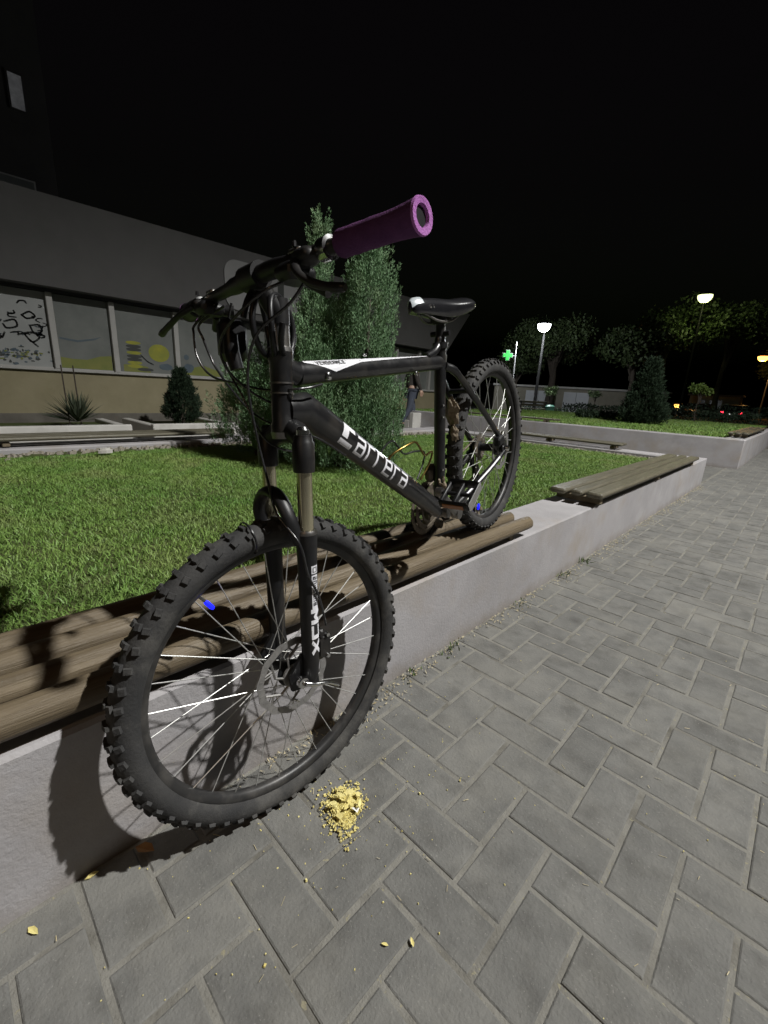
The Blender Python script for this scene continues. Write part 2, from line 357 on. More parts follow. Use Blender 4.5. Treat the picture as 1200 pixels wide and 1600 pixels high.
for (x, y, lx, ly, o) in cut:
    x0 = max(x - lx / 2, WX + .004) + .0045; x1 = x + lx / 2 - .0045; y0 = y - ly / 2 + .0045; y1 = y + ly / 2 - .0045
    if x1 - x0 < .012: continue
    b = len(V); c = .004
    V += [(x0, y0, 0), (x1, y0, 0), (x1, y1, 0), (x0, y1, 0), (x0, y0, .005), (x1, y0, .005), (x1, y1, .005), (x0, y1, .005), (x0 + c, y0 + c, .009), (x1 - c, y0 + c, .009), (x1 - c, y1 - c, .009), (x0 + c, y1 - c, .009)]
    for k in range(2):
        for q in range(4): F.append((b + k * 4 + q, b + k * 4 + (q + 1) % 4, b + k * 4 + 4 + (q + 1) % 4, b + k * 4 + 4 + q))
    F.append((b + 8, b + 9, b + 10, b + 11))
# alley between the two planters, coarser slabs
for i in range(41):
    for j in range(11):
        x0 = -9 + i * .2 + .005; y0 = 6.28 + j * .2 + .005; x1 = min(x0 + .19, -.81); y1 = y0 + .19
        if x1 - x0 < .02: continue
        b = len(V); V += [(x0, y0, .004), (x1, y0, .004), (x1, y1, .004), (x0, y1, .004)]; F.append((b, b + 1, b + 2, b + 3))
me = bpy.data.meshes.new('pavers'); me.from_pydata(V, [], F); o = link('far_pavers', me, M['paver'], pv); tag(o, kind='stuff')

# ------------------------------------------------------------------ low concrete planter walls
def wall_run(b, pts, th, h, inside):
    """straight runs with a chamfered top, pts in plan, thickness to the inside"""
LX = -4.45
def chamfer_box(b, x0, x1, y0, y1, z0, z1, c=.012): b.box(((x0 + x1) / 2, (y0 + y1) / 2, (z0 + z1) / 2), (x1 - x0, y1 - y0, z1 - z0), None, c)
pw = empty('planter_wall', (-.9, 1.5, 0)); tag(pw, 'low rendered concrete planter wall carrying the log bench and bicycle', 'wall')
b = MB(); chamfer_box(b, -1.05, WX, -3.2, 6.3, -.05, WH, .008); b.build('wall', M['wall'], pw, 30)
b = MB(); chamfer_box(b, -4.85, -1.053, 6.0, 6.297, -.05, WH - .004); b.build('wall', M['wall'], pw, 30)
b = MB(); chamfer_box(b, -4.85, LX, -3.2, 5.997, -.05, WH - .01); b.build('wall', M['wall'], pw, 30)
W2 = .45
pw2 = empty('planter_wall', (-2.5, 8.6, 0)); tag(pw2, 'second low grey planter wall across the paved gap beyond the plank bench', 'wall')
b = MB(); chamfer_box(b, -8.6, -.645, 8.5, 8.76, -.05, W2); b.build('wall', M['wall'], pw2, 30)
b = MB(); chamfer_box(b, -.93, -.648, 8.763, 15.0, -.05, W2 - .003); b.build('wall', M['wall'], pw2, 30)
s = MB().add([(LX, -3.2, .27), (-1.05, -3.2, .27), (-1.05, 6.0, .27), (LX, 6.0, .27)], [(0, 1, 2, 3)]).build('lawn_soil', M['soil']); tag(s, kind='structure')
s = MB().add([(-8.6, 8.76, .41), (-.93, 8.76, .41), (-.93, 19, .41), (-8.6, 19, .41)], [(0, 1, 2, 3)]).build('lawn_soil', M['soil']); tag(s, kind='structure')

def grass(name, x0, x1, y0, y1, z, n, hmin, hmax, label, near=None, wid=.0017):
    x = rng.uniform(x0, x1, n); y = rng.uniform(y0, y1, n)
    # thin, worn patches
    f = np.sin(x * 5.1 + 1.3) * np.sin(y * 4.3) + .6 * np.sin(x * 11 + y * 7)
    keep = rng.uniform(0, 1, n) < np.clip(.85 + .25 * f, .45, 1); x = x[keep]; y = y[keep]; n = len(x)
    h = rng.uniform(hmin, hmax, n) * (1 + .18 * np.sin(x * 3.3) * np.sin(y * 2.7)); a = rng.uniform(0, 2 * np.pi, n); w = wid * rng.uniform(.7, 1.4, n)
    lean = rng.uniform(.2, 1.5, n) * h; la = rng.uniform(0, 2 * np.pi, n)
    ux, uy = np.cos(a) * w, np.sin(a) * w; dx, dy = np.cos(la) * lean, np.sin(la) * lean
    zz = np.full(n, z)
    V = np.stack([np.stack([x - ux, y - uy, zz], 1), np.stack([x + ux, y + uy, zz], 1), np.stack([x + ux * .7 + dx * .4, y + uy * .7 + dy * .4, zz + h * .6], 1), np.stack([x - ux * .7 + dx * .4, y - uy * .7 + dy * .4, zz + h * .6], 1), np.stack([x + dx, y + dy, zz + h], 1)], 1).reshape(-1, 3)
    b = np.arange(n) * 5; F = np.concatenate([np.stack([b, b + 1, b + 2], 1), np.stack([b, b + 2, b + 3], 1), np.stack([b + 3, b + 2, b + 4], 1)])
    o = link(name, np_mesh(name, V, F), M['grass']); tag(o, label, 'grass', kind='stuff'); return o
grass('lawn_grass', LX + .25, -1.06, -.8, 5.9, .274, 480000, .007, .022, 'short green and yellowing lawn inside the planter behind the log bench')
grass('lawn_grass', -8.4, -.95, 8.78, 18, .408, 60000, .03, .06, 'dark lawn strip inside the far planter', wid=.006)

# ------------------------------------------------------------------ benches on the walls
def log_mesh(b, p0, p1, r, seed, n=30, seg=40):
    rr = random.Random(seed); p0 = Vector(p0); p1 = Vector(p1); d = (p1 - p0).normalized(); ph = rr.uniform(0, 6)
    side = Vector((0, 0, 1)).cross(d).normalized(); up = d.cross(side)
    cracks = [(rr.uniform(.3, 2.8), rr.uniform(.035, .07), rr.uniform(.05, .11), rr.uniform(0, .5), rr.uniform(.55, 1.0)) for _ in range(4)]
    knots = [(rr.uniform(.05, .95), rr.uniform(.4, 2.7), rr.uniform(.06, .12)) for _ in range(5)]
    V = []; F = []; L_ = (p1 - p0).length
    rows = [(-.004 / L_, .84)] + [(i / seg, 1.0) for i in range(seg + 1)] + [(1 + .004 / L_, .86)]
    for t, sc in rows:
        c = p0.lerp(p1, t) + side * .003 * math.sin(ph + t * 5) + up * .0015 * math.sin(ph * 2 + t * 6); r0 = r * sc * (1 + .03 * math.sin(ph + t * 9))
        for k in range(n):
            a = 2 * math.pi * k / n; f = 1 + .02 * math.sin(3 * a + ph + 2 * t) + .012 * math.sin(7 * a - 5 * t + ph)
            for ca, cw, cd, t0, t1 in cracks:
                if t0 <= t <= t1: f -= cd * math.exp(-((a - ca - .08 * math.sin(t * 7 + ca)) / cw) ** 2)
            for kt, ka, kr in knots: f += .06 * math.exp(-(((t - kt) * L_ / .03) ** 2 + ((a - ka) / .35) ** 2))
            if math.sin(a) > .93: f *= 1 - .35 * (math.sin(a) - .93)      # worn flat on top
            V.append(c + (side * math.cos(a) + up * math.sin(a)) * r0 * f)
    m = len(rows)
    for i in range(m - 1):
        for k in range(n): F.append((i * n + k, i * n + (k + 1) % n, i * n + n + (k + 1) % n, i * n + n + k))
    F.append(tuple(reversed(range(n)))); F.append(tuple(range((m - 1) * n, m * n)))
    b.add(V, F); return b
lb = empty('log_bench', (-.9, .8, WH)); tag(lb, 'weathered round log bench under the bicycle on the planter wall', 'bench')
logs = [(-.797, -.788, 1.745, .0285), (-.884, -.879, 1.752, .0275), (-.966, -.962, 1.735, .0285), (-1.043, -1.040, 1.742, .0275)]
LZ = WH + .026 + .0285
for k, (xa, xb, ye, r) in enumerate(logs):
    o = log_mesh(MB(), (xa, -.75 - .02 * k, LZ), (xb, ye, LZ), r, k + 3).build('log', M['log'], lb, 70)
for yb in (-.55, .45, 1.62):
    b = MB(); log_mesh(b, (-1.09, yb, WH + .0135), (-.805, yb, WH + .0135), .014, int(yb * 10) + 50, 12, 6); b.build('bearer', M['woodend'], lb, 50)
MB().tube([(-.806, 1.62, WH + .0145), (-.79, 1.62, WH + .0145)], .0155, 12).build('bearer_end', M['woodend'], lb, 40)
def plank_bench(name, label, planks, along, z, y0, y1, bearers, th=.032, group=None):
    c = sum((a + b_) / 2 for a, b_ in planks) / len(planks); mid = (y0 + y1) / 2
    t = empty(name, (c, mid, z - th) if along == 'y' else (mid, c, z - th)); tag(t, label, 'bench', group)
    for k, (a, b_) in enumerate(planks):
        e0 = y0 + random.uniform(-.03, .03); e1 = y1 + random.uniform(-.04, .04); dz = random.uniform(-.003, .003)
        if along == 'y': MB().box(((a + b_) / 2, (e0 + e1) / 2, z - th / 2 + dz), (b_ - a - .016, e1 - e0, th), None, .009).build('plank', M['plank'], t, 40)
        else: MB().box(((e0 + e1) / 2, (a + b_) / 2, z - th / 2 + dz), (e1 - e0, b_ - a - .016, th), None, .009).build('plank', M['plankx'], t, 40)
    for q in bearers:
        a, b_ = planks[0][0] + .015, planks[-1][1] - .03
        zb = z - th - .0215
        if along == 'y': MB().box(((a + b_) / 2, q, zb), (b_ - a, .05, .035), None, .004).build('bearer', M['woodend'], t, 30)
        else: MB().box((q, (a + b_) / 2, zb), (.05, b_ - a, .035), None, .004).build('bearer', M['woodend'], t, 30)
    return t
plank_bench('plank_bench', 'flat three-plank bench on the near wall to the right of the bicycle', [(-1.03, -.922), (-.918, -.84), (-.836, -.732)], 'y', .402, 2.52, 5.42, (2.62, 3.95, 5.3))
plank_bench('plank_bench', 'plank bench on the far end of the lawn, seen behind the rear wheel', [(6.0, 6.11), (6.13, 6.24)], 'x', .402, -3.6, -1.62, (-3.4, -2.6, -1.75))
plank_bench('plank_bench', 'dark plank bench along the shop side of the lawn', [(-4.84, -4.73), (-4.72, -4.61), (-4.6, -4.49)], 'y', .392, -1.6, 2.35, (-1.4, .4, 2.2))
plank_bench('plank_bench', 'pale plank bench on the corner of the far planter at the right edge', [(-.94, -.85), (-.84, -.75), (-.74, -.65)], 'y', W2 + .085, 8.95, 12.6, (9.1, 10.6, 12.4))
plank_bench('plank_bench', 'plank bench at the left end of the far planter beside the green bin', [(8.5, 8.6), (8.62, 8.72)], 'x', W2 + .08, -6.3, -3.6, (-6.1, -3.8))

# ------------------------------------------------------------------ the bicycle
# bike frame axes (forward, left, up) and the turned fork's axes, in metres
RA = Vector((-0.87343, 1.49396, 0.70849)); bx = Vector((0.1691, -0.92696, -0.3349)); by = Vector((0.98558, 0.15683, 0.06356)); bz = Vector((-0.0064, -0.34082, 0.94011))
FB = Vector((-0.68544, 0.46718, 0.32702)); su = Vector((-0.06509, 0.00459, 0.99787)); sf = Vector((-0.0325, -0.99947, 0.00248)); sl = Vector((0.99735, -0.03227, 0.0652))
FA = FB + sf * .02827
def L(x, z, y=0.0): return RA + bx * x + bz * z + by * y          # frame space
def K(f, u, l=0.0): return FB + sf * f + su * u + sl * l           # fork space
bike = empty('mountain_bike', (-.75, .95, 0)); tag(bike, 'black mountain bike with purple foam grips standing on the log bench', 'bicycle')

def make_wheel(C, ax, fw, up, rad, seed, rear=False):
    """C centre, ax axle to the left, fw / up in the wheel plane"""
    rr = random.Random(seed)
    def W(a, r, w): return C + (fw * math.cos(a) + up * math.sin(a)) * r + ax * w
    b = MB()
    if rear: prof = [(.006, -.066), (.012, -.066), (.012, -.045), (.026, -.042), (.026, -.036), (.016, -.030), (.014, 0), (.016, .026), (.029, .030), (.029, .034), (.018, .037), (.012, .045), (.011, .064), (.006, .064)]
    else: prof = [(.006, -.052), (.011, -.052), (.012, -.044), (.022, -.036), (.022, -.032), (.014, -.026), (.012, 0), (.015, .022), (.028, .026), (.028, .030), (.020, .034), (.012, .040), (.011, .052), (.006, .052)]
    b.lathe(C, ax, prof, 24, up)
    wh = b.build('wheel', M['fblack'], bike, 35)
    # rim: hollow box section
    rr_o = .2815
    prof = [(rr_o, -.0125), (.2735, -.0128), (.2650, -.0095), (.2615, -.004), (.2612, .004), (.2650, .0095), (.2735, .0128), (rr_o, .0125), (.276, .0095), (.2735, 0), (.276, -.0095)]
    MB().lathe(C, ax, prof, 96, up, closed=True).build('rim', M['rim'], wh, 40)
    # tyre carcass + knobs
    sr = .0255; Rc = rad - .0045 - sr
    V = []; F = []; n = 128; m = 20
    for i in range(n):
        a = 2 * math.pi * i / n
        for k in range(m):
            t = -math.pi * .80 + 2 * math.pi * .80 * k / (m - 1)
            V.append(W(a, Rc + sr * math.cos(t), sr * 1.04 * math.sin(t)))
    for i in range(n):
        for k in range(m - 1):
            j = (i + 1) % n; F.append((i * m + k, j * m + k, j * m + k + 1, i * m + k + 1))
    b = MB().add(V, F)
    ns = 60
    for i in range(ns):
        a0 = 2 * math.pi * (i + .5 * rr.uniform(-.06, .06)) / ns
        if i % 2: lay = ((-.20, .010, .012), (.20, .010, .012), (-.98, .013, .012), (.98, .013, .012))
        else: lay = ((-.42, .013, .011), (.42, .013, .011), (-.98, .011, .0135), (.98, .011, .0135), (.0, .009, .009))
        for t, la, lw in lay:
            rc = Rc + sr * math.cos(t); nrm = (fw * math.cos(a0) + up * math.sin(a0)) * math.cos(t) + ax * math.sin(t)
            tg = (-fw * math.sin(a0) + up * math.cos(a0)); sd = nrm.cross(tg)
            if abs(t) > .3: tw = .3 * (1 if t > 0 else -1); tg, sd = tg * math.cos(tw) + sd * math.sin(tw), sd * math.cos(tw) - tg * math.sin(tw)
            h = .0062 if abs(t) < .6 else .0058
            b.box(W(a0, rc, sr * 1.04 * math.sin(t)) + nrm * (h * .36), (la, lw, h), (tg, sd, nrm), 0, .82)
    for sg in (1, -1):
        for rr_, ww_, q_ in ((.2835, .0188, .0013), (.2905, .0238, .0007), (.2960, .0258, .0006)): b.lathe(C + ax * ww_ * sg, ax, [(rr_ - q_, 0), (rr_, q_ * sg), (rr_ + q_, 0), (rr_, -q_ * sg)], 96, up, closed=True)
    b.build('tyre', M['rubber'], wh, 30)
    # 32 crossed spokes
    for i in range(32):
        left = i % 2 == 0; a = 2 * math.pi * (i + .5) / 32; k = i // 2
        off = (1 if (k % 2) else -1) * R(68)
        p1 = W(a, .264, .002 if left else -.002); fl = (.028 if not rear else .032) if left else (-.034 if not rear else -.039); p0 = W(a + off, .0255 if left else .0205, fl)
        MB().tube([p0, p1], .0011, 5, False).build('spoke', M['steel'], wh, 60)
    # brake rotor on the left
    b = MB(); rw = .0415 if not rear else .047; n = 72; V = []; F = []
    for i in range(n):
        a = 2 * math.pi * i / n; wv = .0016 * math.sin(12 * a)
        for r_, w_ in ((.081 + wv, -.0009), (.081 + wv, .0009), (.0665 + wv * .6, .0009), (.0665 + wv * .6, -.0009)): V.append(W(a, r_, rw + w_))
    for i in range(n):
        j = (i + 1) % n
        for q in range(4): F.append((i * 4 + q, i * 4 + (q + 1) % 4, j * 4 + (q + 1) % 4, j * 4 + q))
    b.add(V, F)
    for i in range(6):
        a = 2 * math.pi * i / 6
        b.tube([W(a, .018, rw), W(a + .25, .043, rw), W(a + .75, .067, rw)], .0026, 5, False); b.tube([W(a + .55, .055, rw), W(a + .35, .068, rw)], .002, 5, False)
    for i in range(30):
        a = 2 * math.pi * i / 30; b.box(W(a, .074, rw), (.003, .0075, .0026), ((-fw * math.sin(a) + up * math.cos(a)), (fw * math.cos(a) + up * math.sin(a)), ax))
    b.lathe(C + ax * rw, ax, [(.008, -.003), (.0235, -.003), (.0235, .003), (.008, .003)], 20, up)
    b.build('brake_rotor', M['rotor'], wh, 30)
    return wh, W
fwheel, FW = make_wheel(FA, sl, sf, su, .3262, 1)
rwheel, RW = make_wheel(RA, by, bx, bz, .3253, 2, True)
def valve(W, a, wh):
    d = (W(a, .2, 0) - W(a, .26, 0)).normalized()
    MB().tube([W(a, .263, 0), W(a, .238, 0)], [.003, .0028], 8).build('valve', M['dull'], wh, 40)
    MB().tube([W(a, .245, 0), W(a, .241, 0), W(a, .226, 0), W(a, .222, 0)], [.003, .0044, .0044, .003], 10).build('valve_light', M['blue'], wh, 40)
valve(FW, math.atan2(.198, .150), fwheel); valve(RW, math.atan2(-.193, .146), rwheel)

# --- frame
HB = K(-.0, .488); HT = K(-.0, .632)
ft = lambda x, z, y=0: L(x, z, y)
tt0, tt1 = L(.868, .536), L(.296, .402)
MB().tube([HB, HB + su * .012, HB + su * .02, HB.lerp(HT, .5), HT - su * .02, HT - su * .012, HT], [.0235, .0235, .021, .0205, .021, .0235, .0235], 24).build('head_tube', M['black'], bike, 35)
dt0, dt1 = L(.876, .470), L(.440, -.022)
dtu = (dt1 - dt0).normalized(); dtn = by; dtw = dtn.cross(dtu).normalized()
if dtw.dot(bz) < 0: dtw = -dtw
dn_ = 14
downt = MB().tube([K(-.002, .528)] + [dt0.lerp(dt1, i / dn_) for i in range(dn_ + 1)], [.030] + [.0335 - .0035 * min(1, i / 5) + (.0 if i < 11 else -.001 * (i - 10)) for i in range(dn_ + 1)], 28, True, [.86] * (dn_ + 2), dtw).build('down_tube', M['black'], bike, 40)
ttu = (tt1 - tt0).normalized(); ttw = by.cross(ttu).normalized()
if ttw.dot(bz) < 0: ttw = -ttw
topt = MB().tube([K(0, .608), tt0], [.021, .0225], 24, True, [.88] * 2, ttw).tube([tt0.lerp(tt1, i / 10) for i in range(11)], [.0225 - .0025 * i / 10 for i in range(11)], 24, True, [.88] * 11, ttw).build('top_tube', M['black'], bike, 40)
BBp = L(.4285, -.0313); st1 = L(.283, .446); std = (st1 - BBp).normalized()
seatt = MB().tube([BBp, BBp.lerp(st1, .5), st1], [.0175, .0172, .0172], 20).build('seat_tube', M['black'], bike, 40)
for k in (.14, .30, .335): MB().tube([BBp + std * (k * 1.0) + by * .013 + bx * .010, BBp + std * k + by * .021 + bx * .015], [.0035, .003], 8).build('bolt', M['chrome'], seatt, 40)
MB().tube([BBp - by * .037, BBp + by * .037], .0205, 24).build('bottom_bracket', M['dull'], bike, 40)
# gusset between seat tube and top tube
MB().tube(curve_pts([L(.37, .438), L(.325, .44), L(.296, .452), L(.285, .47)], 5), [.012] * 15 + [.011], 10).build('seat_gusset', M['black'], bike, 50)
for s_ in (1, -1):
    MB().tube(curve_pts([L(.292, .39, .012 * s_), L(.25, .352, .030 * s_), L(.12, .175, .053 * s_), L(.012, .024, .064 * s_)], 5), [.0125] * 5 + [.0105] * 5 + [.0095] * 5 + [.009], 12).build('seat_stay', M['black'], bike, 50)
    cs = MB().tube(curve_pts([L(.41, -.032, .028 * s_), L(.33, -.036, .038 * s_), L(.15, -.022, .056 * s_), L(.010, -.008, .064 * s_)], 5), [.0125] * 5 + [.0115] * 5 + [.0105] * 5 + [.0095], 12).build('chain_stay', M['black'], bike, 50)
    if s_ == 1:
        b = MB()
        P_ = curve_pts([L(.41, -.032, .028), L(.33, -.036, .038), L(.15, -.022, .056), L(.010, -.008, .064)], 5)[5:14]
        for a, c_ in zip(P_[:-1], P_[1:]):
            q = .0122; b.add([a + by * q * .86 + bz * q * .55, c_ + by * q * .86 + bz * q * .55, c_ + by * q * .55 + bz * q * .9, a + by * q * .55 + bz * q * .9], [(0, 1, 2, 3)])
        b.build('white_stripe', M['white'], cs)
    b = MB(); b.prism([(-.018, -.02), (.012, -.024), (.03, -.006), (.03, .02), (.012, .042), (-.010, .03)], .061 * s_, .067 * s_, lambda x, z, y: L(x, z, y)); b.build('dropout', M['fblack'], bike)
MB().tube([L(.20, .285, -.040), L(.20, .285, .040)], .008, 10).build('stay_bridge', M['black'], bike, 50)
# dried mud packed behind the bridge
def mud(c, ax3, seed):
    rr = random.Random(seed); n, m = 22, 14; V = []; F = []
    ph = [rr.uniform(0, 6) for _ in range(8)]
    for i in range(m + 1):
        t = math.pi * i / m
        for k in range(n):
            a = 2 * math.pi * k / n; f = 1 + .22 * math.sin(3 * a + ph[0] + 2 * t) + .16 * math.sin(5 * t + ph[1] - 2 * a) + rr.uniform(-.13, .13)
            V.append(c + ax3[0] * math.sin(t) * math.cos(a) * f + ax3[1] * math.sin(t) * math.sin(a) * f + ax3[2] * math.cos(t) * f)
    for i in range(m):
        for k in range(n): F.append((i * n + k, i * n + (k + 1) % n, i * n + n + (k + 1) % n, i * n + n + k))
    MB().add(V, F).build('mud_clod', M['mud'], bike, 25)
mud(L(.258, .235, .0), (bx * .017, by * .021, bz * .040), 1); mud(L(.285, .175, .012), (bx * .010, by * .012, bz * .022), 2)
MB().tube([L(.285, .44), L(.281, .455)], .0225, 20).build('seat_clamp', M['fblack'], bike, 40)
sp1 = L(.262, .512)
MB().tube([L(.30, .39), sp1], .0138, 18).build('seatpost', M['black'], bike, 40)
MB().tube([L(.272, .478, -.03), L(.272, .478, .03)], .0075, 10).build('post_clamp', M['fblack'], bike, 40)
# --- saddle
def saddle():
    nose = L(.412, .577); back = L(.128, .527); d = (back - nose); ln = d.length; d.normalize(); upv = by.cross(d).normalized()
    if upv.z < 0: upv = -upv
    sec = [(0, .010, .000, .024), (.012, .020, .007, .036), (.05, .025, .010, .045), (.12, .031, .010, .056), (.17, .044, .006, .060), (.215, .063, .008, .056), (.250, .072, .012, .046), (.272, .062, .010, .034), (.280, .042, .004, .02)]
    V = []; F = []; m = 18
    for t, w, hz, dp in sec:
        for k in range(m):
            a = math.pi * 2 * k / m; c, s_ = math.cos(a), math.sin(a)
            yy = w * (abs(c) ** .75) * (1 if c > 0 else -1); zz = (.010 * s_ if s_ > 0 else dp * s_ * (.35 + .65 * abs(c) ** .6)) - .012 * abs(c) ** 3
            V.append(nose + d * t + by * yy + upv * (zz + hz))
    n = len(sec)
    for i in range(n - 1):
        for k in range(m):
            j = (k + 1) % m; F.append((i * m + k, i * m + j, i * m + m + j, i * m + m + k))
    F.append(tuple(reversed(range(m)))); F.append(tuple(range((n - 1) * m, n * m)))
    o = MB().add(V, F).build('saddle', M['saddle'], bike, 70)
    sm = o.modifiers.new('s', 'SUBSURF'); sm.levels = 2; sm.render_levels = 2
    # light nose patch and two rivets
    b = MB(); V = []; F = []
    for t, w in ((-.004, .007), (.010, .0185), (.034, .0228)):
        hz = .0 if t < .005 else .0075 + .09 * (t - .01)
        for k in range(7):
            a = math.pi * (.12 + .76 * k / 6); V.append(nose + d * t + by * (w * 1.0 * math.cos(a)) + upv * (hz + .0112 * math.sin(a) - .012 * abs(math.cos(a)) ** 3 + .0012))
    for i in range(2):
        for k in range(6): F.append((i * 7 + k, i * 7 + k + 1, i * 7 + 8 + k, i * 7 + 7 + k))
    b.add(V, F).build('nose_patch', M['saddlegrey'], o, 60)
    for q in (.062, .078): MB().tube([nose + d * q + by * .022 - upv * .004, nose + d * q + by * .0285 - upv * .003], [.006, .004], 10).build('rivet', M['chrome'], o, 40)
    for s_ in (1, -1):
        MB().tube(curve_pts([nose + d * .05 + by * .010 * s_ - upv * .018, nose + d * .11 + by * .021 * s_ - upv * .04, nose + d * .19 + by * .022 * s_ - upv * .04, nose + d * .26 + by * .03 * s_ - upv * .012], 5), .0035, 8).build('saddle_rail', M['dull'], o, 50)
    b = MB().box(sp1 + upv * .006, (.05, .052, .03), (d, by, upv), .008); b.build('rail_clamp', M['fblack'], o, 30)
saddle()

# --- stroke lettering: 2-d strokes -> flat quads on a surface
def strokes(b, lines, w, fn, step=.25):
    """each polyline becomes a ribbon with mitred corners, cut into short pieces so it can follow a curved surface"""
    for ln in lines:
        for (x0, y0), (x1, y1) in zip(ln[:-1], ln[1:]):
            dx, dy = x1 - x0, y1 - y0; l_ = math.hypot(dx, dy)
            if l_ < 1e-6: continue
            dx /= l_; dy /= l_; x0 -= dx * w / 2; y0 -= dy * w / 2; l2 = l_ + w; n = max(1, int(l2 / step)); nx, ny = -dy * w / 2, dx * w / 2
            for i in range(n):
                a, c_ = l2 * i / n, l2 * (i + 1) / n
                mids = 2
                for q in range(mids):
                    o0 = -1 + 2 * q / mids; o1 = -1 + 2 * (q + 1) / mids
                    b.add([fn(x0 + dx * a + nx * o0, y0 + dy * a + ny * o0), fn(x0 + dx * c_ + nx * o0, y0 + dy * c_ + ny * o0), fn(x0 + dx * c_ + nx * o1, y0 + dy * c_ + ny * o1), fn(x0 + dx * a + nx * o1, y0 + dy * a + ny * o1)], [(0, 1, 2, 3)])
GL = {'V': [[(0, 1), (.35, 0), (.7, 1)]], 'E': [[(.7, 0), (0, 0), (0, 1), (.7, 1)], [(0, .5), (.6, .5)]], 'N': [[(0, 0), (0, 1), (.7, 0), (.7, 1)]],
      'G': [[(.7, 1), (0, 1), (0, 0), (.7, 0), (.7, .5), (.4, .5)]], 'A': [[(0, 0), (0, 1), (.7, 1), (.7, 0)], [(0, .45), (.7, .45)]], 'C': [[(.7, 1), (0, 1), (0, 0), (.7, 0)]],
      'S': [[(.7, 1), (0, 1), (0, .5), (.7, .5), (.7, 0), (0, 0)]], 'R': [[(0, 0), (0, 1), (.7, 1), (.7, .5), (0, .5)], [(.3, .5), (.7, 0)]], 'U': [[(0, 1), (0, 0), (.7, 0), (.7, 1)]],
      'T': [[(0, 1), (.7, 1)], [(.35, 1), (.35, 0)]], 'O': [[(0, 0), (0, 1), (.7, 1), (.7, 0), (0, 0)]], 'X': [[(0, 0), (.7, 1)], [(0, 1), (.7, 0)]], 'M': [[(0, 0), (0, 1), (.4, .4), (.8, 1), (.8, 0)]],
      'a': [[(0, .95), (.72, .95), (.72, 0), (0, 0), (0, .52), (.72, .52)]], 'r': [[(0, 0), (0, .95), (.62, .95)]], 'e': [[(.72, 0), (0, 0), (0, .95), (.72, .95), (.72, .48), (0, .48)]], ' ': []}
def text(b, s_, h, w, gap, fn, x0=0.0, y0=0.0, ital=0.0):
    x = x0
    for ch in s_:
        g_ = GL[ch]; wd = max([p[0] for l_ in g_ for p in l_] or [.4])
        strokes(b, [[((x + (p[0] + ital * p[1]) * h), y0 + p[1] * h) for p in l_] for l_ in g_], w, fn, .004)
        x += wd * h + gap
    return x - gap
def on_down(s_, t_):     # s along the tube from the head, t around (up is +) in metres
    r = .0308 * .885; R1 = .0308
    a = t_ / .0295 + .06; return dt0 + dtu * s_ + dtn * (math.cos(a) * R1 * .86 + .0004) + dtw * math.sin(a) * (R1 + .0006)
def on_downw(s_, t_):
    a = t_ / .0295 + .0
    rr_ = .0335 - .0035 * min(1, s_ / ((dt1 - dt0).length) * dn_ / 5)
    ca, sa = math.cos(a), math.sin(a)
    return dt0 + dtu * s_ + dtn * ca * (rr_ * .86 + .0007) + dtw * sa * (rr_ + .0007)
b = MB(); x0 = .100; h = .0375; y0 = -.0200; wst = .0070
# first letter: slab with a notch and a separate foot bar
fn = lambda x, y: on_downw(x, y)
def slab(x_a, x_b, y_a, y_b):
    n = max(1, int((x_b - x_a) / .006)); m = max(1, int((y_b - y_a) / .004))
    for i in range(n):
        for j in range(m):
            xa, xb = x_a + (x_b - x_a) * i / n, x_a + (x_b - x_a) * (i + 1) / n; ya, yb = y_a + (y_b - y_a) * j / m, y_a + (y_b - y_a) * (j + 1) / m
            b.add([fn(xa, ya), fn(xb, ya), fn(xb, yb), fn(xa, yb)], [(0, 1, 2, 3)])
slab(x0, x0 + .020, y0 + .0135, y0 + .0435); slab(x0 + .020, x0 + .044, y0 + .032, y0 + .0435); slab(x0, x0 + .044, y0 - .0037, y0 + .0085)
xe = text(b, 'arrera', h, wst, .0172, fn, x0 + .0605, y0)
b.build('lettering', M['white'], downt)
def on_top(s_, t_):
    rr_ = .0225 - .0025 * s_ / (tt1 - tt0).length; a = t_ / .0215
    return tt0 + ttu * s_ + by * math.cos(a) * (rr_ * .88 + .0006) + ttw * math.sin(a) * (rr_ + .0006)
b = MB()
def patch(pts0, pts1):
    n = 10
    for (s0, a0, a1), (s1, c0, c1) in zip(pts0[:-1], pts0[1:]):
        for k in range(n):
            f0, f1 = k / n, (k + 1) / n
            for q in range(5):
                g0, g1 = q / 5, (q + 1) / 5
                A = lambda f, g_: on_top(s0 + (s1 - s0) * f, (a0 + (c0 - a0) * f) * (1 - g_) + (a1 + (c1 - a1) * f) * g_)
                b.add([A(f0, g0), A(f1, g0), A(f1, g1), A(f0, g1)], [(0, 1, 2, 3)])
patch([(.015, .022, .030), (.035, .017, .034), (.095, -.001, .034), (.19, .016, .034), (.45, .024, .033), (.53, .028, .032)], None)  # graphic panel, then a thin white tail painting the tube's highlight
o = b.build('white_panel_and_highlight', M['white'], topt)
b = MB(); text(b, 'VENGEANCE', .0085, .0021, .0042, lambda x, y: on_top(x, y) + by * .0005 + ttw * .0004, .045, .0148); b.build('lettering', M['ink'], topt)

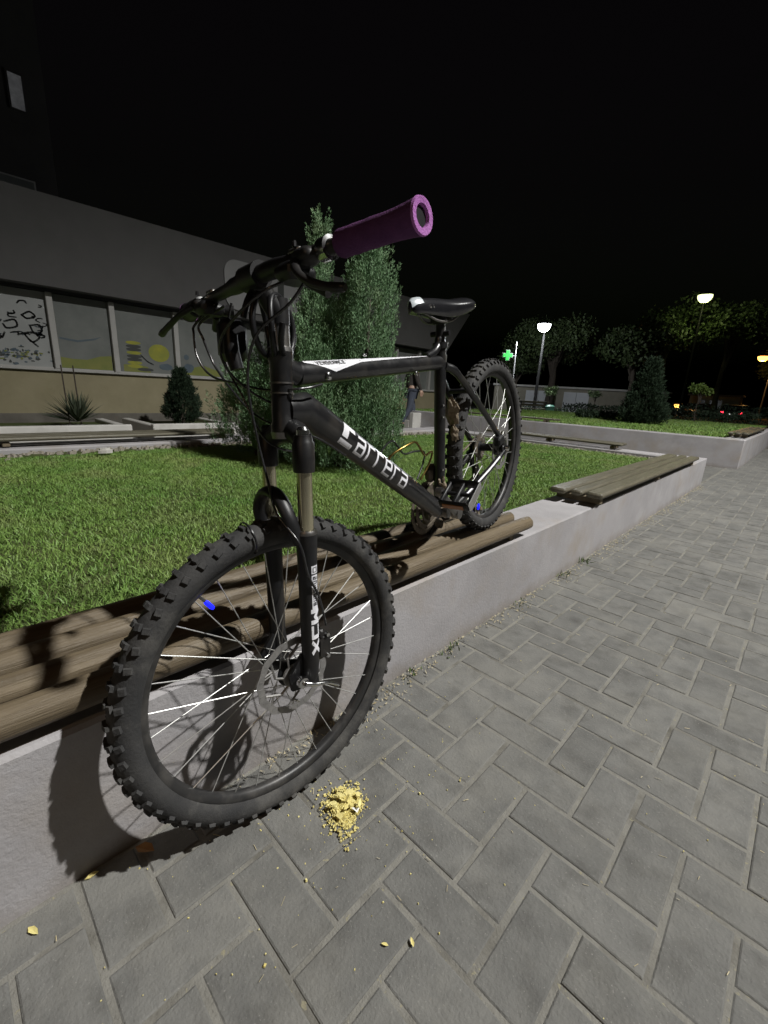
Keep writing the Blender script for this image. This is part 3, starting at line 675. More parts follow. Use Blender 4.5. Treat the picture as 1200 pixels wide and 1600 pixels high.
# --- fork
fork = MB()
fork.tube([K(-.004, .47, -.064), K(-.010, .487, -.03), K(-.012, .492, 0), K(-.010, .487, .03), K(-.004, .47, .064)], [.020, .022, .026, .022, .020], 14)
fork = fork.build('fork', M['fblack'], bike, 50)
for s_ in (1, -1):
    MB().tube([K(0, .418, .064 * s_), K(0, .428, .064 * s_), K(0, .470, .064 * s_), K(0, .474, .064 * s_), K(0, .485, .064 * s_)], [.0195, .0205, .0205, .018, .016], 22).build('crown_socket', M['fblack'], fork, 35)
    MB().tube([K(0, .485, .064 * s_), K(0, .494, .064 * s_), K(0, .5, .064 * s_)], [.0125, .0125, .008], 16).build('top_cap', M['chrome'] if s_ > 0 else M['fblack'], fork, 35)
    MB().tube([K(0, .29, .064 * s_), K(0, .42, .064 * s_)], .0145, 22).build('stanchion', M['stanchion'], fork, 35)
    lw = MB().tube([K(.004, -.012, .064 * s_), K(.002, .0, .064 * s_), K(0, .03, .064 * s_), K(0, .12, .064 * s_), K(0, .25, .064 * s_), K(0, .285, .064 * s_), K(0, .300, .064 * s_)], [.012, .0165, .0175, .0178, .0190, .0205, .0205], 26)
    # dropout tab
    lw.prism([(-.02, -.03), (.045, -.022), (.05, .012), (.02, .05), (-.012, .05)], .053 * s_, .061 * s_, lambda x, z, y: K(x - .002, z, y))
    lw = lw.build('lower_leg', M['fblack'], fork, 40)
    MB().lathe(K(0, .300, .064 * s_), su, [(.0205, 0), (.0205, .004), (.0185, .008), (.0148, .0085)], 22, sf).build('dust_seal', M['dull'], lw, 40)
    if s_ == 1:
        def on_leg(u_, t_):    # u up the leg, t around; centre faces left and a little to the rear
            rr_ = (.0178 + .0012 * max(0, (u_ - .12) / .13)) + .0006; a = t_ / .018 + R(10)
            return K(0, u_, .064) + sl * math.cos(a) * rr_ - sf * math.sin(a) * rr_
        b = MB(); f2 = lambda x, y: on_leg(.245 - x, y)      # reads downwards
        def sl2(u0, u1, t0, t1):
            n = 6
            for i in range(n):
                ta, tb = t0 + (t1 - t0) * i / n, t0 + (t1 - t0) * (i + 1) / n
                b.add([on_leg(u0, ta), on_leg(u1, ta), on_leg(u1, tb), on_leg(u0, tb)], [(0, 1, 2, 3)])
        sl2(.240, .224, -.0068, .0068); sl2(.221, .150, -.0068, .0068)
        # big model letters below, white, reading down the leg
        f3 = lambda x, y: on_leg(.066 + x, .0055 - y)
        text(b, 'XCM', .0150, .0046, .0062, lambda x, y: on_leg(.058 + x * 1.95, -.0075 + y), 0, 0)
        b.build('maker_decal', M['white'], lw)
        b = MB(); off = sl * .0007
        strokes(b, [[(.0, .0038), (.009, .0038), (.009, -.0038), (.0, -.0038), (0, .0038)]], .0013, lambda x, y: on_leg(.2275 + x, y) + off, .003)
        text(b, 'SUNTOUR', .0070, .0017, .0040, lambda x, y: on_leg(.2175 - x, .0035 - y) + off, 0, 0)
        b.build('decal_print', M['ink'], lw)
# arch in front of the tyre
b = MB(); ar = curve_pts([K(.016, .285, -.064), K(.030, .330, -.058), K(.034, .365, -.034), K(.035, .378, 0), K(.034, .365, .034), K(.030, .330, .058), K(.016, .285, .064)], 6)
b.tube(ar, [.0125 + .0025 * math.sin(math.pi * i / (len(ar) - 1)) for i in range(len(ar))], 12, True, [.7] * len(ar), sf); b.build('arch', M['fblack'], fork, 50)
b = MB(); b.lathe(K(.024, .305, 0) + sl * -.07, sl, [(.001, 0), (.006, 0), (.006, .14), (.001, .14)], 8, su)
# dark rubber band (mount) on the right leg
MB().lathe(FW(math.atan2(.315, .062), .30, 0), (FW(math.atan2(.315, .062) + .02, .30, 0) - FW(math.atan2(.315, .062), .30, 0)), [(.0305, -.002), (.0325, -.001), (.0325, .001), (.0305, .002)], 28).build('tyre_strap', M['cable'], fwheel, 40)
b = MB().box(K(-.030, .055, .060), (.034, .055, .030), (sf, su, sl), .006); b.box(K(-.022, .085, .066), (.016, .02, .02), (sf, su, sl), .004)
cal = b.build('brake_caliper', M['fblack'], fork, 30)
for u_ in (.035, .082): MB().tube([K(-.034, u_, .072), K(-.034, u_, .080)], [.005, .004], 10).build('caliper_bolt', M['chrome'], cal, 40)
# quick release
MB().tube([K(.02827, 0, -.075), K(.02827, 0, .085)], .0042, 10).build('axle', M['dull'], fork, 40)
MB().lathe(K(.02827, 0, .070), sl, [(.001, .012), (.011, .011), (.013, .004), (.012, 0), (.004, 0)], 16, su).build('axle_nut', M['chrome'], fork, 40)
MB().tube(curve_pts([K(.026, .0, .083), K(.01, -.006, .089), K(-.02, -.014, .094), K(-.045, -.030, .096)], 5), [.005] * 5 + [.004] * 5 + [.0034] * 6, 8).build('quick_release_lever', M['chrome'], fork, 50)

# --- headset, stem, bar
MB().tube([HB - su * .012, HB], [.022, .0245], 22).build('headset_cup', M['dull'], bike, 40)
MB().tube([HT, HT + su * .006, HT + su * .010, HT + su * .05], [.024, .0235, .0185, .018], 22).build('headset_spacers', M['dull'], bike, 40)
stem = MB(); BC = K(.045, .749); stem.tube([K(-.0, .678), K(0, .722)], .0195, 18); stem.tube([K(.004, .70), K(.022, .722), BC], [.0185, .017, .017], 16); stem.tube([BC - sl * .027, BC + sl * .027], .021, 18)
stem = stem.build('stem', M['fblack'], bike, 40)
def barp(l): return K(.045 - .025 * (abs(l) / .3585) ** 1.5, .749, l)
bar = MB().tube([barp(-.355 + .71 * i / 20) for i in range(21)], [.0112 if abs(-.355 + .71 * i / 20) > .08 else .0145 for i in range(21)], 16).build('handlebar', M['fblack'], bike, 50)
for s_ in (1, -1):
    g0 = .222 if s_ > 0 else .300; ko = 0 if s_ > 0 else .075; gl = (.3585 - g0) / .1365
    P_ = [barp(s_ * (g0 + (.3585 - g0) * i / 8)) for i in range(9)]
    b = MB(); d = (P_[-1] - P_[0]).normalized()
    prof = [(.0125, 0), (.0165, .0), (.0180, .004), (.0174, .020), (.0178, .028), (.0172, .05), (.0177, .06), (.0171, .085), (.0176, .10), (.0188, .118), (.0202, .1305), (.0205, .1345)]
    prof = [(r_, h_ * gl) for r_, h_ in prof]; gr = b.lathe(P_[0], d, prof, 28, su).build('grip', M['purple'] if s_ > 0 else M['fblack'], bar, 50)
    MB().lathe(P_[0], d, [(r_, h_ * gl) for r_, h_ in [(.0210, .1345), (.0200, .1375), (.0130, .1372), (.0115, .134), (.0112, .10)]], 28, su).build('grip_end', M['purple2'], gr, 40)
    # clamp, lever, shifter
    c0 = barp(s_ * (.195 + ko)); b = MB(); b.lathe(c0 - sl * .010, sl, [(.0112, 0), (.0165, .001), (.0165, .019), (.0112, .02)], 18, su); b.build('clamp_ring', M['chrome'], bar, 40)
    lv = MB(); lv.box(barp(s_ * (.165 + ko)) + sf * .014 - su * .008, (.040, .030, .022), (sl, sf, su), .006)
    if s_ > 0: lvp = [barp(.155) + sf * .026 - su * .014, barp(.180) + sf * .040 - su * .036, barp(.205) + sf * .036 - su * .052, barp(.232) + sf * .026 - su * .060, barp(.252) + sf * .020 - su * .063]
    else: lvp = [barp(-.235) + sf * .026 - su * .012, barp(-.265) + sf * .046 - su * .026, barp(-.31) + sf * .056 - su * .040, barp(-.35) + sf * .062 - su * .050, barp(-.372) + sf * .062 - su * .054]
    lv.tube(curve_pts(lvp, 5), [.0060] * 5 + [.0055] * 5 + [.006] * 5 + [.0068] * 5 + [.005], 10, True, [1.2] * 21)
    lv.build('brake_lever', M['fblack'], bar, 50)
    b = MB().box(barp(s_ * (.125 + ko)) - su * .020 + sf * .004, (.052, .05, .026), (sl, sf, su), .008); b.tube([barp(s_ * (.135 + ko)) - su * .03 - sf * .012, barp(s_ * (.17 + ko)) - su * .048 - sf * .022], [.007, .009], 10)
    b.tube([barp(s_ * (.115 + ko)) - su * .02 - sf * .02, barp(s_ * (.105 + ko)) - su * .02 - sf * .04], [.011, .011], 12)
    sh = b.build('shifter', M['fblack'], bar, 40)
    MB().box(barp(s_ * (.122 + ko)) + su * .012, (.03, .012, .01), (sl, sf, su), .003).build('gear_indicator', M['dull'], sh, 40)
    MB().tube([barp(s_ * (.148 + ko)) + sf * .02 + su * .008, barp(s_ * (.148 + ko)) + sf * .02 + su * .016], [.004, .003], 8).build('bolt', M['chrome'], sh, 40)
# --- cables
def KK(l_): return [K(f, u, l) for f, u, l in l_]
for k, (pts, r) in enumerate([
    ([(0.04, 0.735, -.17), (0.057, 0.703, -0.235), (0.062, 0.683, -0.235), (0.064, 0.634, -0.22), (0.049, 0.597, -0.19), (0.028, 0.579, -0.11), (0.01, 0.567, -0.05), (-0.004, 0.566, 0.025), (-0.036, 0.570, 0.035), (-.07, .578, .03)], .0025),
    ([(.03, .73, -.15), (0.052, 0.703, -0.225), (0.049, 0.673, -0.22), (0.035, 0.615, -0.2), (0.021, 0.549, -0.13), (0.012, 0.511, -0.06), (-.004, .49, .030), (-.05, .475, .045), (-.11, .44, .05)], .0025),
    ([(.03, .735, .15), (0.05, 0.69, 0.12), (0.075, 0.645, 0.05), (0.068, 0.574, -0.0), (0.055, 0.472, 0.0), (0.05, 0.40, 0.02), (0.047, 0.343, 0.04), (0.030, 0.29, 0.086), (0.015, 0.227, 0.088), (-.01, 0.175, 0.085), (-0.036, 0.1, 0.07)], .0025),
    ([(.03, .73, -.12), (0.037, 0.687, -0.13), (0.053, 0.625, -0.12), (0.045, 0.555, -0.07), (0.02, 0.47, -.03), (-.06, .44, -.03)], .0022),
    ([(.03, .73, .12), (.085, .70, .09), (.10, .65, -.02), (.07, .60, -.07), (.02, .55, -.04), (-.05, .53, -.03)], .0025)]):
    MB().tube(curve_pts(KK(pts), 7), r, 7).build('cable', M['cable'], bike, 60)
MB().box(L(.802, .512, .02), (.012, .008, .016), (ttu, by, ttw), .002).build('cable_stop', M['chrome'], topt, 40)
MB().box(L(.47, .421, .02), (.012, .008, .010), (ttu, by, ttw), .002).build('cable_stop', M['chrome'], topt, 40)
MB().box(L(.66, .497, -.0) + ttw * .02 + by * .008, (.014, .006, .006), (ttu, by, ttw), .002).build('cable_stop', M['chrome'], topt, 40)
MB().tube([HB + su * .070, HB + su * .073], .0225, 22).build('cable_tie', M['dull'], bike, 50); MB().tube([HB + su * .088, HB + su * .091], .0225, 22).build('cable_tie', M['dull'], bike, 50)

# --- drivetrain
th = R(52)
def crank(sgn, nm):
    c, s_ = math.cos(th) * sgn, math.sin(th) * sgn
    yb = .062 * sgn; e = L(.4285 + .17 * c, -.0313 + .17 * s_, yb + .012 * sgn)
    b = MB().tube([BBp + by * yb, BBp.lerp(e, .5) + by * (.5 * yb), e], [.017, .0125, .0135], 14, True, [.62] * 3, by.cross(e - BBp)); b.tube([e - by * .008, e + by * .010], .014, 14); b.tube([BBp + by * (yb - .012), BBp + by * (yb + .012)], .019, 16)
    cr = b.build('crank_arm', M['dull'] if sgn > 0 else M['chain'], bike, 40)
    pc = e + by * .062 * sgn; b = MB(); px = (bx * .95 - bz * .28).normalized(); pz = px.cross(by)
    if pz.z < 0: pz = -pz
    b.tube([e, e + by * .11 * sgn], .006, 10)
    for q in (-1, 1): b.box(pc + px * .042 * q, (.010, .088, .026), (px, by, pz), .004)
    for q in (-.040, 0, .040): b.box(pc + by * q, (.080, .010, .020), (px, by, pz), .003)
    p = b.build('pedal', M['fblack'], cr, 40)
    if sgn > 0:
        MB().box(pc + px * .0485, (.003, .062, .015), (px, by, pz), .001).build('pedal_reflector', M['orange'], p)
        MB().box(pc + by * .0465, (.088, .004, .028), (px, by, pz), .0015).build('pedal_cage', M['chrome'], p)
crank(1, 'l'); crank(-1, 'r')
for r_, w_ in ((.088, -.052), (.066, -.045), (.046, -.038)):
    b = MB(); n = 44; V = []; F = []
    for i in range(n * 2):
        a = math.pi * i / n; rr_ = r_ + (.003 if i % 2 else -.002)
        for r2, y2 in ((rr_, w_ - .0012), (rr_, w_ + .0012), (r_ * .80, w_ + .0012), (r_ * .80, w_ - .0012)): V.append(L(.4285 + math.cos(a) * r2, -.0313 + math.sin(a) * r2, y2))
    for i in range(n * 2):
        j = (i + 1) % (n * 2)
        for q in range(4): F.append((i * 4 + q, i * 4 + (q + 1) % 4, j * 4 + (q + 1) % 4, j * 4 + q))
    b.add(V, F)
    for i in range(4):
        a = math.pi / 2 * i + .4; b.tube([L(.4285 + math.cos(a) * .015, -.0313 + math.sin(a) * .015, w_), L(.4285 + math.cos(a) * r_ * .82, -.0313 + math.sin(a) * r_ * .82, w_)], .007, 6)
    b.build('chainring', M['chain'], bike, 30)
for i, r_ in enumerate((.022, .028, .034, .040, .047, .053)):
    y_ = -.058 + i * .0045; b = MB(); b.lathe(RA + by * y_, by, [(.014, -.0008), (r_, -.0008), (r_, .0008), (.014, .0008)], 36, bz); b.build('sprocket', M['chain'], rwheel, 30)
# chain: upper and lower runs plus the wraps
ch = []; r1, r2 = .068, .041
for k in range(13): a = R(100 + (260 - 100) * 0) + R(-160 * k / 12) + R(-5); ch.append(L(.4285 + math.cos(a) * r1, -.0313 + math.sin(a) * r1, -.045))
ch += [L(.06, -.098, -.045), L(.045, -.165, -.045), L(.015, -.175, -.045), L(.0, -.15, -.045), L(.03, -.085, -.045), L(.02, -.06, -.046)]
for k in range(9): a = R(-40 + (-40 - 190 + 80) * k / 8) ; ch.append(L(-.0 + math.cos(R(-60 - 200 * k / 8)) * r2, math.sin(R(-60 - 200 * k / 8)) * r2, -.046))
ch.append(ch[0]); MB().tube(ch, .0042, 6, True, [.9] * len(ch)).build('chain', M['chain'], bike, 40)
b = MB().box(L(.012, -.045, -.075), (.035, .07, .022), (bx, bz, by), .006)
b.tube([L(.02, -.075, -.06), L(.045, -.165, -.055)], .008, 8); b.tube([L(.0, -.08, -.06), L(.015, -.175, -.055)], .006, 8)
der = b.build('rear_derailleur', M['fblack'], bike, 40)
for q in ((.03, -.085), (.03, -.17)): MB().lathe(L(q[0], q[1], -.045), by, [(.004, -.004), (.019, -.003), (.019, .003), (.004, .004)], 18, bz).build('jockey_wheel', M['ink'], der, 40)
MB().box(L(.395, .085, -.028), (.05, .05, .03), (bx, bz, by), .008).build('front_derailleur', M['chain'], bike, 40)
mud(L(.405, .045, .010), (bx * .014, by * .014, bz * .028), 3); mud(L(.43, -.004, .012), (bx * .022, by * .016, bz * .012), 4)
b = MB().box(L(.055, .055, .066), (.05, .035, .026), (bx, bz, by), .006); b.build('brake_caliper', M['fblack'], bike, 30)
MB().tube([L(0, 0, -.076), L(0, 0, .076)], .0045, 10).build('axle', M['dull'], bike, 40)
MB().lathe(L(0, .0, .068), by, [(.001, .012), (.010, .011), (.012, .002), (.003, 0)], 16, bz).build('axle_nut', M['chrome'], bike, 40)
# --- bottle cage
cg = curve_pts([L(.63, .205, .004), L(.655, .235, .010), L(.648, .262, .016), L(.60, .268, .03), L(.555, .262, .036), L(.535, .235, .036), L(.515, .205, .034), L(.475, .195, .026), L(.44, .178, .014), L(.465, .150, .010), L(.515, .125, .006)], 6)
cage = MB().tube(cg, .0030, 8).build('bottle_cage', M['goldglint'], bike, 60)
MB().tube(curve_pts([L(.63, .205, -.004), L(.655, .235, -.010), L(.648, .262, -.016), L(.60, .268, -.03), L(.555, .262, -.036), L(.535, .235, -.036), L(.515, .205, -.034), L(.475, .195, -.026), L(.44, .178, -.014), L(.465, .150, -.010), L(.515, .125, -.006)], 6), .0027, 8).build('cage_wire', M['cable'], cage, 60)
MB().box(L(.575, .168, 0), (.10, .016, .006), (dtu, by, dtw), .002).build('cage_plate', M['cable'], cage, 40)
for q in (-.035, .035): MB().tube([L(.575, .170, 0) + dtu * q, L(.575, .170, 0) + dtu * q + dtw * .007], .004, 8).build('bolt', M['chrome'], cage, 40)

# --- coiled cable lock hung over the stem
lk = empty('cable_lock', K(.02, .66)); tag(lk, 'black coiled cable lock hanging round the stem and head tube', 'lock')
lA = (sl * .77 - sf * .64).normalized(); lB = lA.cross(su).normalized(); lC = K(.012, .682, -.004)
pts = []
for i in range(3 * 28 + 1):
    a = 2 * math.pi * i / 28; k = i / 28
    pts.append(lC + lA * (-.034 + .022 * k + .005 * math.sin(a * 1.7)) + lB * (.044 + .005 * math.sin(k * 2.1)) * math.cos(a) + su * ((.050 + .006 * math.sin(k * 1.3)) * math.sin(a) - .003 * k))
MB().tube(pts, .0056, 9).build('coil', M['lock'], lk, 60)
b = MB().tube([K(.068, .66, -.055), K(.070, .63, -.05), K(.064, .60, -.045)], [.013, .014, .012], 14); b.build('lock_barrel', M['lock'], lk, 40)
MB().box(K(.050, .655, -.085), (.05, .075, .045), (sf, su, sl), .012).build('mounting_bracket', M['lock'], lk, 40)

# ------------------------------------------------------------------ foliage helpers
def quads(name, P, D, N, ln, wd, m, parent=None, org=Vector((0, 0, 0))):
    """one pointed leaf (two triangles sharing a spine) per row: base P, direction D, side N"""
    n = len(P); ln = np.asarray(ln)[:, None]; wd = np.asarray(wd)[:, None]
    V = np.stack([P, P + D * ln * .45 + N * wd, P + D * ln, P + D * ln * .45 - N * wd], 1).reshape(-1, 3) - np.array(org)
    b = np.arange(n) * 4; F = np.stack([b, b + 1, b + 2, b + 3], 1)
    return link(name, np_mesh(name, V, F), m, parent)
def unit(v): return v / np.maximum(np.linalg.norm(v, axis=1, keepdims=True), 1e-9)

def conifer(root, cols, ntuft, per, m, lean=.35, ln=(.035, .075), wd=(.004, .008), tuft=(.05, .20)):
    """cols = [(x, y, z0, z1, radius, shape)] flame-like columns of upright scale sprays"""
    PP_, DD, NN, LL, WW = [], [], [], [], []
    tot = sum(c[4] * (c[3] - c[2]) for c in cols)
    for (x, y, z0, z1, r, pw) in cols:
        nt = int(ntuft * r * (z1 - z0) / tot)
        t = rng.uniform(0, 1, nt) ** .9; a = rng.uniform(0, 2 * np.pi, nt)
        prof = (np.minimum(1, (t + .06) / .20)) * (1 - t ** pw) ** .75 * (1 + .14 * np.sin(3 * a + 7 * t) + .10 * np.sin(5 * a - 11 * t))
        rr = r * prof * np.where(rng.uniform(0, 1, nt) < .72, rng.uniform(.85, 1.08, nt), rng.uniform(.35, .85, nt))
        c = np.stack([x + rr * np.cos(a), y + rr * np.sin(a), z0 + t * (z1 - z0) * .97], 1)
        out = np.stack([np.cos(a), np.sin(a), np.zeros(nt)], 1)
        ax = unit(out * (lean * rng.uniform(.4, 1.5, (nt, 1))) + np.array([0, 0, 1.0]) + rng.normal(0, .12, (nt, 3)))
        th_ = tuft[1] * rng.uniform(.6, 1.2, nt); tr = tuft[0] * rng.uniform(.6, 1.3, nt)
        s_ = np.repeat(np.arange(nt), per); u = rng.uniform(0, 1, nt * per); a2 = rng.uniform(0, 2 * np.pi, nt * per)
        w_ = tr[s_] * (1 - u) ** .6 * rng.uniform(.2, 1, nt * per)
        side = unit(np.cross(ax[s_], rng.normal(0, 1, (nt * per, 3))))
        p = c[s_] + ax[s_] * (th_[s_] * u)[:, None] + side * w_[:, None]
        d = unit(ax[s_] + side * .42 + rng.normal(0, .15, (nt * per, 3)))
        nn = unit(np.cross(d, rng.normal(0, 1, (nt * per, 3))))
        PP_.append(p); DD.append(d); NN.append(nn); LL.append(rng.uniform(*ln, nt * per)); WW.append(rng.uniform(*wd, nt * per))
    return quads('foliage', np.concatenate(PP_), np.concatenate(DD), np.concatenate(NN), np.concatenate(LL), np.concatenate(WW), m, root, origin_of(root))

n_ = np.array([-.686, .727]); l_ = np.array([.727, .686])
def bp(depth, lat): v = n_ * depth + l_ * lat; return v[0], v[1]
# main juniper: several upright leaders
x, y = bp(3.62, -.27); jr = empty('juniper_shrub', (x, y, .27)); tag(jr, 'tall bushy green juniper growing in the lawn behind the bicycle', 'shrub')
cols = [(*bp(3.72, -.585), .45, 2.03, .12, 2.6), (*bp(3.55, -.19), .30, 1.90, .19, 4.0), (*bp(3.65, -.42), .28, 1.50, .24, 2.6), (*bp(3.50, -.10), .27, 1.12, .20, 2.6), (*bp(3.45, -.55), .27, 1.10, .30, 2.0), (*bp(3.75, -.33), .27, 1.62, .22, 2.4), (*bp(3.4, -.24), .26, .78, .29, 1.9), (*bp(3.6, -.62), .27, 1.62, .20, 2.4)]
conifer(jr, cols, 2700, 80, M['juniper'], lean=.24, ln=(.012, .028), wd=(.0018, .0036), tuft=(.042, .20))
for (cx, cy, z0, z1, r, pw) in cols[:5]: MB().tube([(cx * .4 + x * .6, cy * .4 + y * .6, .2), (cx * .8 + x * .2, cy * .8 + y * .2, .7), (cx, cy, z1 - .35)], [.035, .022, .008], 8).build('stem', M['bark'], jr, 50)
x, y = bp(3.85, -1.14); jr = empty('juniper_shrub', (x, y, .27)); tag(jr, 'lower spreading juniper beside the tall one, behind the handlebar cables', 'shrub')
cols = [(*bp(3.85, -1.05), .30, 1.12, .33, 2.2), (*bp(3.95, -1.28), .28, .95, .26, 2.0), (*bp(3.75, -.88), .28, 1.05, .28, 2.2)]
conifer(jr, cols, 1000, 70, M['juniper'], lean=.6, ln=(.012, .028), wd=(.0018, .0036), tuft=(.038, .19))
for (cx, cy, z0, z1, r, pw) in cols: MB().tube([(x, y, .2), (cx, cy, z1 - .3)], [.025, .008], 8).build('stem', M['bark'], jr, 50)
# small trimmed cypress and yucca in the shop's planters
t = empty('dwarf_cypress', (-7.6, 3.0, .2)); tag(t, 'small dark cone-shaped cypress in the white-edged planter by the shop', 'shrub')
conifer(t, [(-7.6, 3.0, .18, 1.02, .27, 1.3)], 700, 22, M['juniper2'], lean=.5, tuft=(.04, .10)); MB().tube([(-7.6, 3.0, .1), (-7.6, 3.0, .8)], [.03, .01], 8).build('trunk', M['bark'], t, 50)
t = empty('yucca_plant', (-7.6, 1.5, .2)); tag(t, 'spiky yucca in the planter under the shop windows', 'plant')
n = 150; a = rng.uniform(0, 2 * np.pi, n); el = rng.uniform(.15, 1.45, n)
d = np.stack([np.cos(a) * np.cos(el), np.sin(a) * np.cos(el), np.sin(el)], 1); nn = unit(np.cross(d, np.array([0, 0, 1.0]) + rng.normal(0, .2, (n, 3))))
quads('leaf_rosette', np.tile(np.array([-7.6, 1.5, .24]), (n, 1)) + d * .03, d, nn, rng.uniform(.3, .48, n), rng.uniform(.011, .018, n), M['yucca'], t, origin_of(t))
for dy in (-.09, .05): MB().tube([(-7.62, 1.5 + dy, .2), (-7.62, 1.49 + dy, 1.02)], .009, 6).build('support_stake', M['bark'], t, 40)

# ------------------------------------------------------------------ the shop building
XB = -9.0
shop = empty('shop_building', (XB, 4, 0)); tag(shop, 'single-storey shop with painted windows, beige wall and grey overhanging fascia', 'building')
Y0, Y1 = -9.0, 12.2
MB().box((XB - 4, (Y0 + Y1) / 2, .61), (8, Y1 - Y0, .68), None).build('wall', M['beige'], shop)
MB().box((XB - 3.98, (Y0 + Y1) / 2, .12), (8.06, Y1 - Y0 + .04, .30), None, .01).build('plinth', M['plinth'], shop)
MB().box((XB - 4.3, (Y0 + Y1) / 2, 1.55), (7.4, Y1 - Y0 - .1, 1.2), None).build('wall', M['darkwall'], shop)
b = MB(); b.prism([(Y0, 2.17), (11.75, 2.17), (12.85, 3.42), (Y0, 3.42)], -8.75, -17.2, lambda y, z, x: Vector((x, y, z))); b.build('fascia', M['fascia'], shop)
MB().box((XB - .04, (Y0 + Y1) / 2, .956), (.2, Y1 - Y0, .035), None, .006).build('window_sill', M['mullion'], shop, 30)
MB().box((XB - .06, (Y0 + 11.7) / 2, 2.145), (.14, 11.7 - Y0, .045), None).build('lintel', M['ink'], shop)
mull = [-2.2, -1.25, -.28, .68, 1.62, 2.48, 3.53, 4.53, 5.5, 6.45, 7.4, 8.4, 9.72, 10.74, 11.28, 12.05]
for k, ym in enumerate(mull): MB().box((XB - .02, ym, 1.545), (.11, .085, 1.14), None, .006).build('mullion', M['mullion'], shop, 30)
def blob(cx, cy, rx, ry, n=22, j=.0, seed=0):
    rr = random.Random(seed); return [(cx + rx * math.cos(2 * math.pi * k / n) * (1 + rr.uniform(-j, j)), cy + ry * math.sin(2 * math.pi * k / n) * (1 + rr.uniform(-j, j))) for k in range(n)]
panes = {}
for k in range(len(mull) - 1):
    ya, yb = mull[k] + .044, mull[k + 1] - .044
    o = MB().box((XB - .06, (ya + yb) / 2, 1.548), (.012, yb - ya, 1.13), None).build('window_pane', M['panelit'] if k == 3 or k == 2 else M['pane'], shop); panes[k] = (o, ya, yb)
    MB().box((XB - .045, (ya + yb) / 2, .985), (.03, yb - ya - .002, .02), None).build('frame_rail', M['mullion'], o)
def paint(k, poly, m, dx=.0, name='window_painting'):
    o, ya, yb = panes[k]; b = MB(); b.prism([(y, z) for y, z in poly], XB - .053 + dx, XB - .0515 + dx, lambda y, z, x: Vector((x, y, z))); b.build(name, m, o)
def curve2(ln): return [(p.x, p.y) for p in curve_pts([(a, c, 0) for a, c in ln], 4)]
def pstroke(k, lines, w, m, dx=.001):
    o, ya, yb = panes[k]
    for ln in lines: b = MB(); strokes(b, [curve2(ln)], w, lambda y, z: Vector((XB - .052 + dx, y, z)), .2); b.build('painted_stroke', m, o)
# k=3: pane between .68 and 1.62: scrawled letters and a splash of leaves
pstroke(3, [[(.78, 1.86), (.86, 1.80), (.92, 1.84)], [(.78, 1.62), (.88, 1.56), (.90, 1.66)], [(1.04, 1.62), (1.16, 1.66), (1.18, 1.57), (1.06, 1.53), (1.02, 1.58)], [(1.26, 1.74), (1.36, 1.80), (1.42, 1.74), (1.32, 1.70), (1.26, 1.74)], [(1.34, 1.60), (1.46, 1.62), (1.48, 1.53), (1.38, 1.50), (1.34, 1.60)],
            [(1.18, 1.45), (1.34, 1.50), (1.44, 1.44), (1.34, 1.36), (1.26, 1.46)], [(1.30, 1.40), (1.40, 1.30)], [(.76, 1.42), (.96, 1.38), (1.02, 1.46)]], .024, M['paintK'])
for q in range(26):
    rr = random.Random(q + 100); cy, cz = rr.uniform(.76, 1.52), rr.uniform(1.34, 1.98); a0 = rr.uniform(0, 6); rd = rr.uniform(.015, .04)
    pstroke(3, [[(cy + rd * math.cos(a0 + t_) * (1 + .3 * t_), cz + rd * .8 * math.sin(a0 + t_)) for t_ in (0, 1.1, 2.2, 3.4)]], rr.uniform(.010, .022), M[('paintK', 'paintB', 'paintK', 'fascia')[q % 4]], .0012)
for q in range(90):
    rr = random.Random(q); cy, cz = rr.gauss(1.12, .2), rr.gauss(1.15, .055)
    if .75 < cy < 1.56 and 1.0 < cz < 1.3: paint(3, blob(cy, cz, rr.uniform(.012, .035), rr.uniform(.008, .022), 9, .4, q), [M['paintK'], M['paintB'], M['paintG'], M['paintB'], M['paintK']][q % 5], .0005 * (q % 5), 'painted_leaf')
pstroke(2, [[(.0, 1.7), (.3, 1.72), (.3, 1.5), (0, 1.5)], [(.4, 1.8), (.4, 1.4), (.6, 1.4)]], .035, M['paintK'])
# k=4: green hill
paint(4, [(1.68, 1.0), (2.42, 1.0), (2.42, 1.24), (2.25, 1.22), (2.05, 1.15), (1.85, 1.15), (1.68, 1.17)], M['paintG'])
paint(4, [(1.70, 1.45), (1.95, 1.42), (2.2, 1.48), (2.3, 1.54), (2.18, 1.50), (1.95, 1.45), (1.7, 1.475)], M['paintB'], .001)
# k=5: striped round insect shapes and yellow balloons
for z_, m_ in ((1.50, 'paintY'), (1.44, 'paintK'), (1.385, 'paintK'), (1.33, 'paintY'), (1.27, 'paintK'), (1.215, 'paintK'), (1.16, 'paintY'), (1.10, 'paintY')): paint(5, blob(2.79, z_, .125, .030, 16), M[m_], .001)
paint(5, blob(3.22, 1.36, .185, .155), M['paintY'], .0005); paint(5, [(2.6, 1.0), (3.05, 1.0), (3.0, 1.10), (2.8, 1.14), (2.6, 1.12)], M['paintG'], 0)
paint(5, blob(3.33, 1.12, .12, .06, 14, .15, 3), M['paintB'], .001); paint(5, blob(2.96, 1.05, .14, .03, 12), M['paintK'], .002); pstroke(5, [[(2.9, 1.3), (3.0, 1.2), (3.1, 1.15)]], .02, M['paintK'], .002)
paint(6, blob(3.75, 1.12, .1, .09, 14, .2, 5), M['paintB'], .001); paint(6, [(3.6, 1.0), (4.4, 1.0), (4.4, 1.1), (4.05, 1.2), (3.6, 1.08)], M['paintG'], 0); paint(6, blob(3.72, 1.33, .05, .05, 12), M['paintB'], .002)
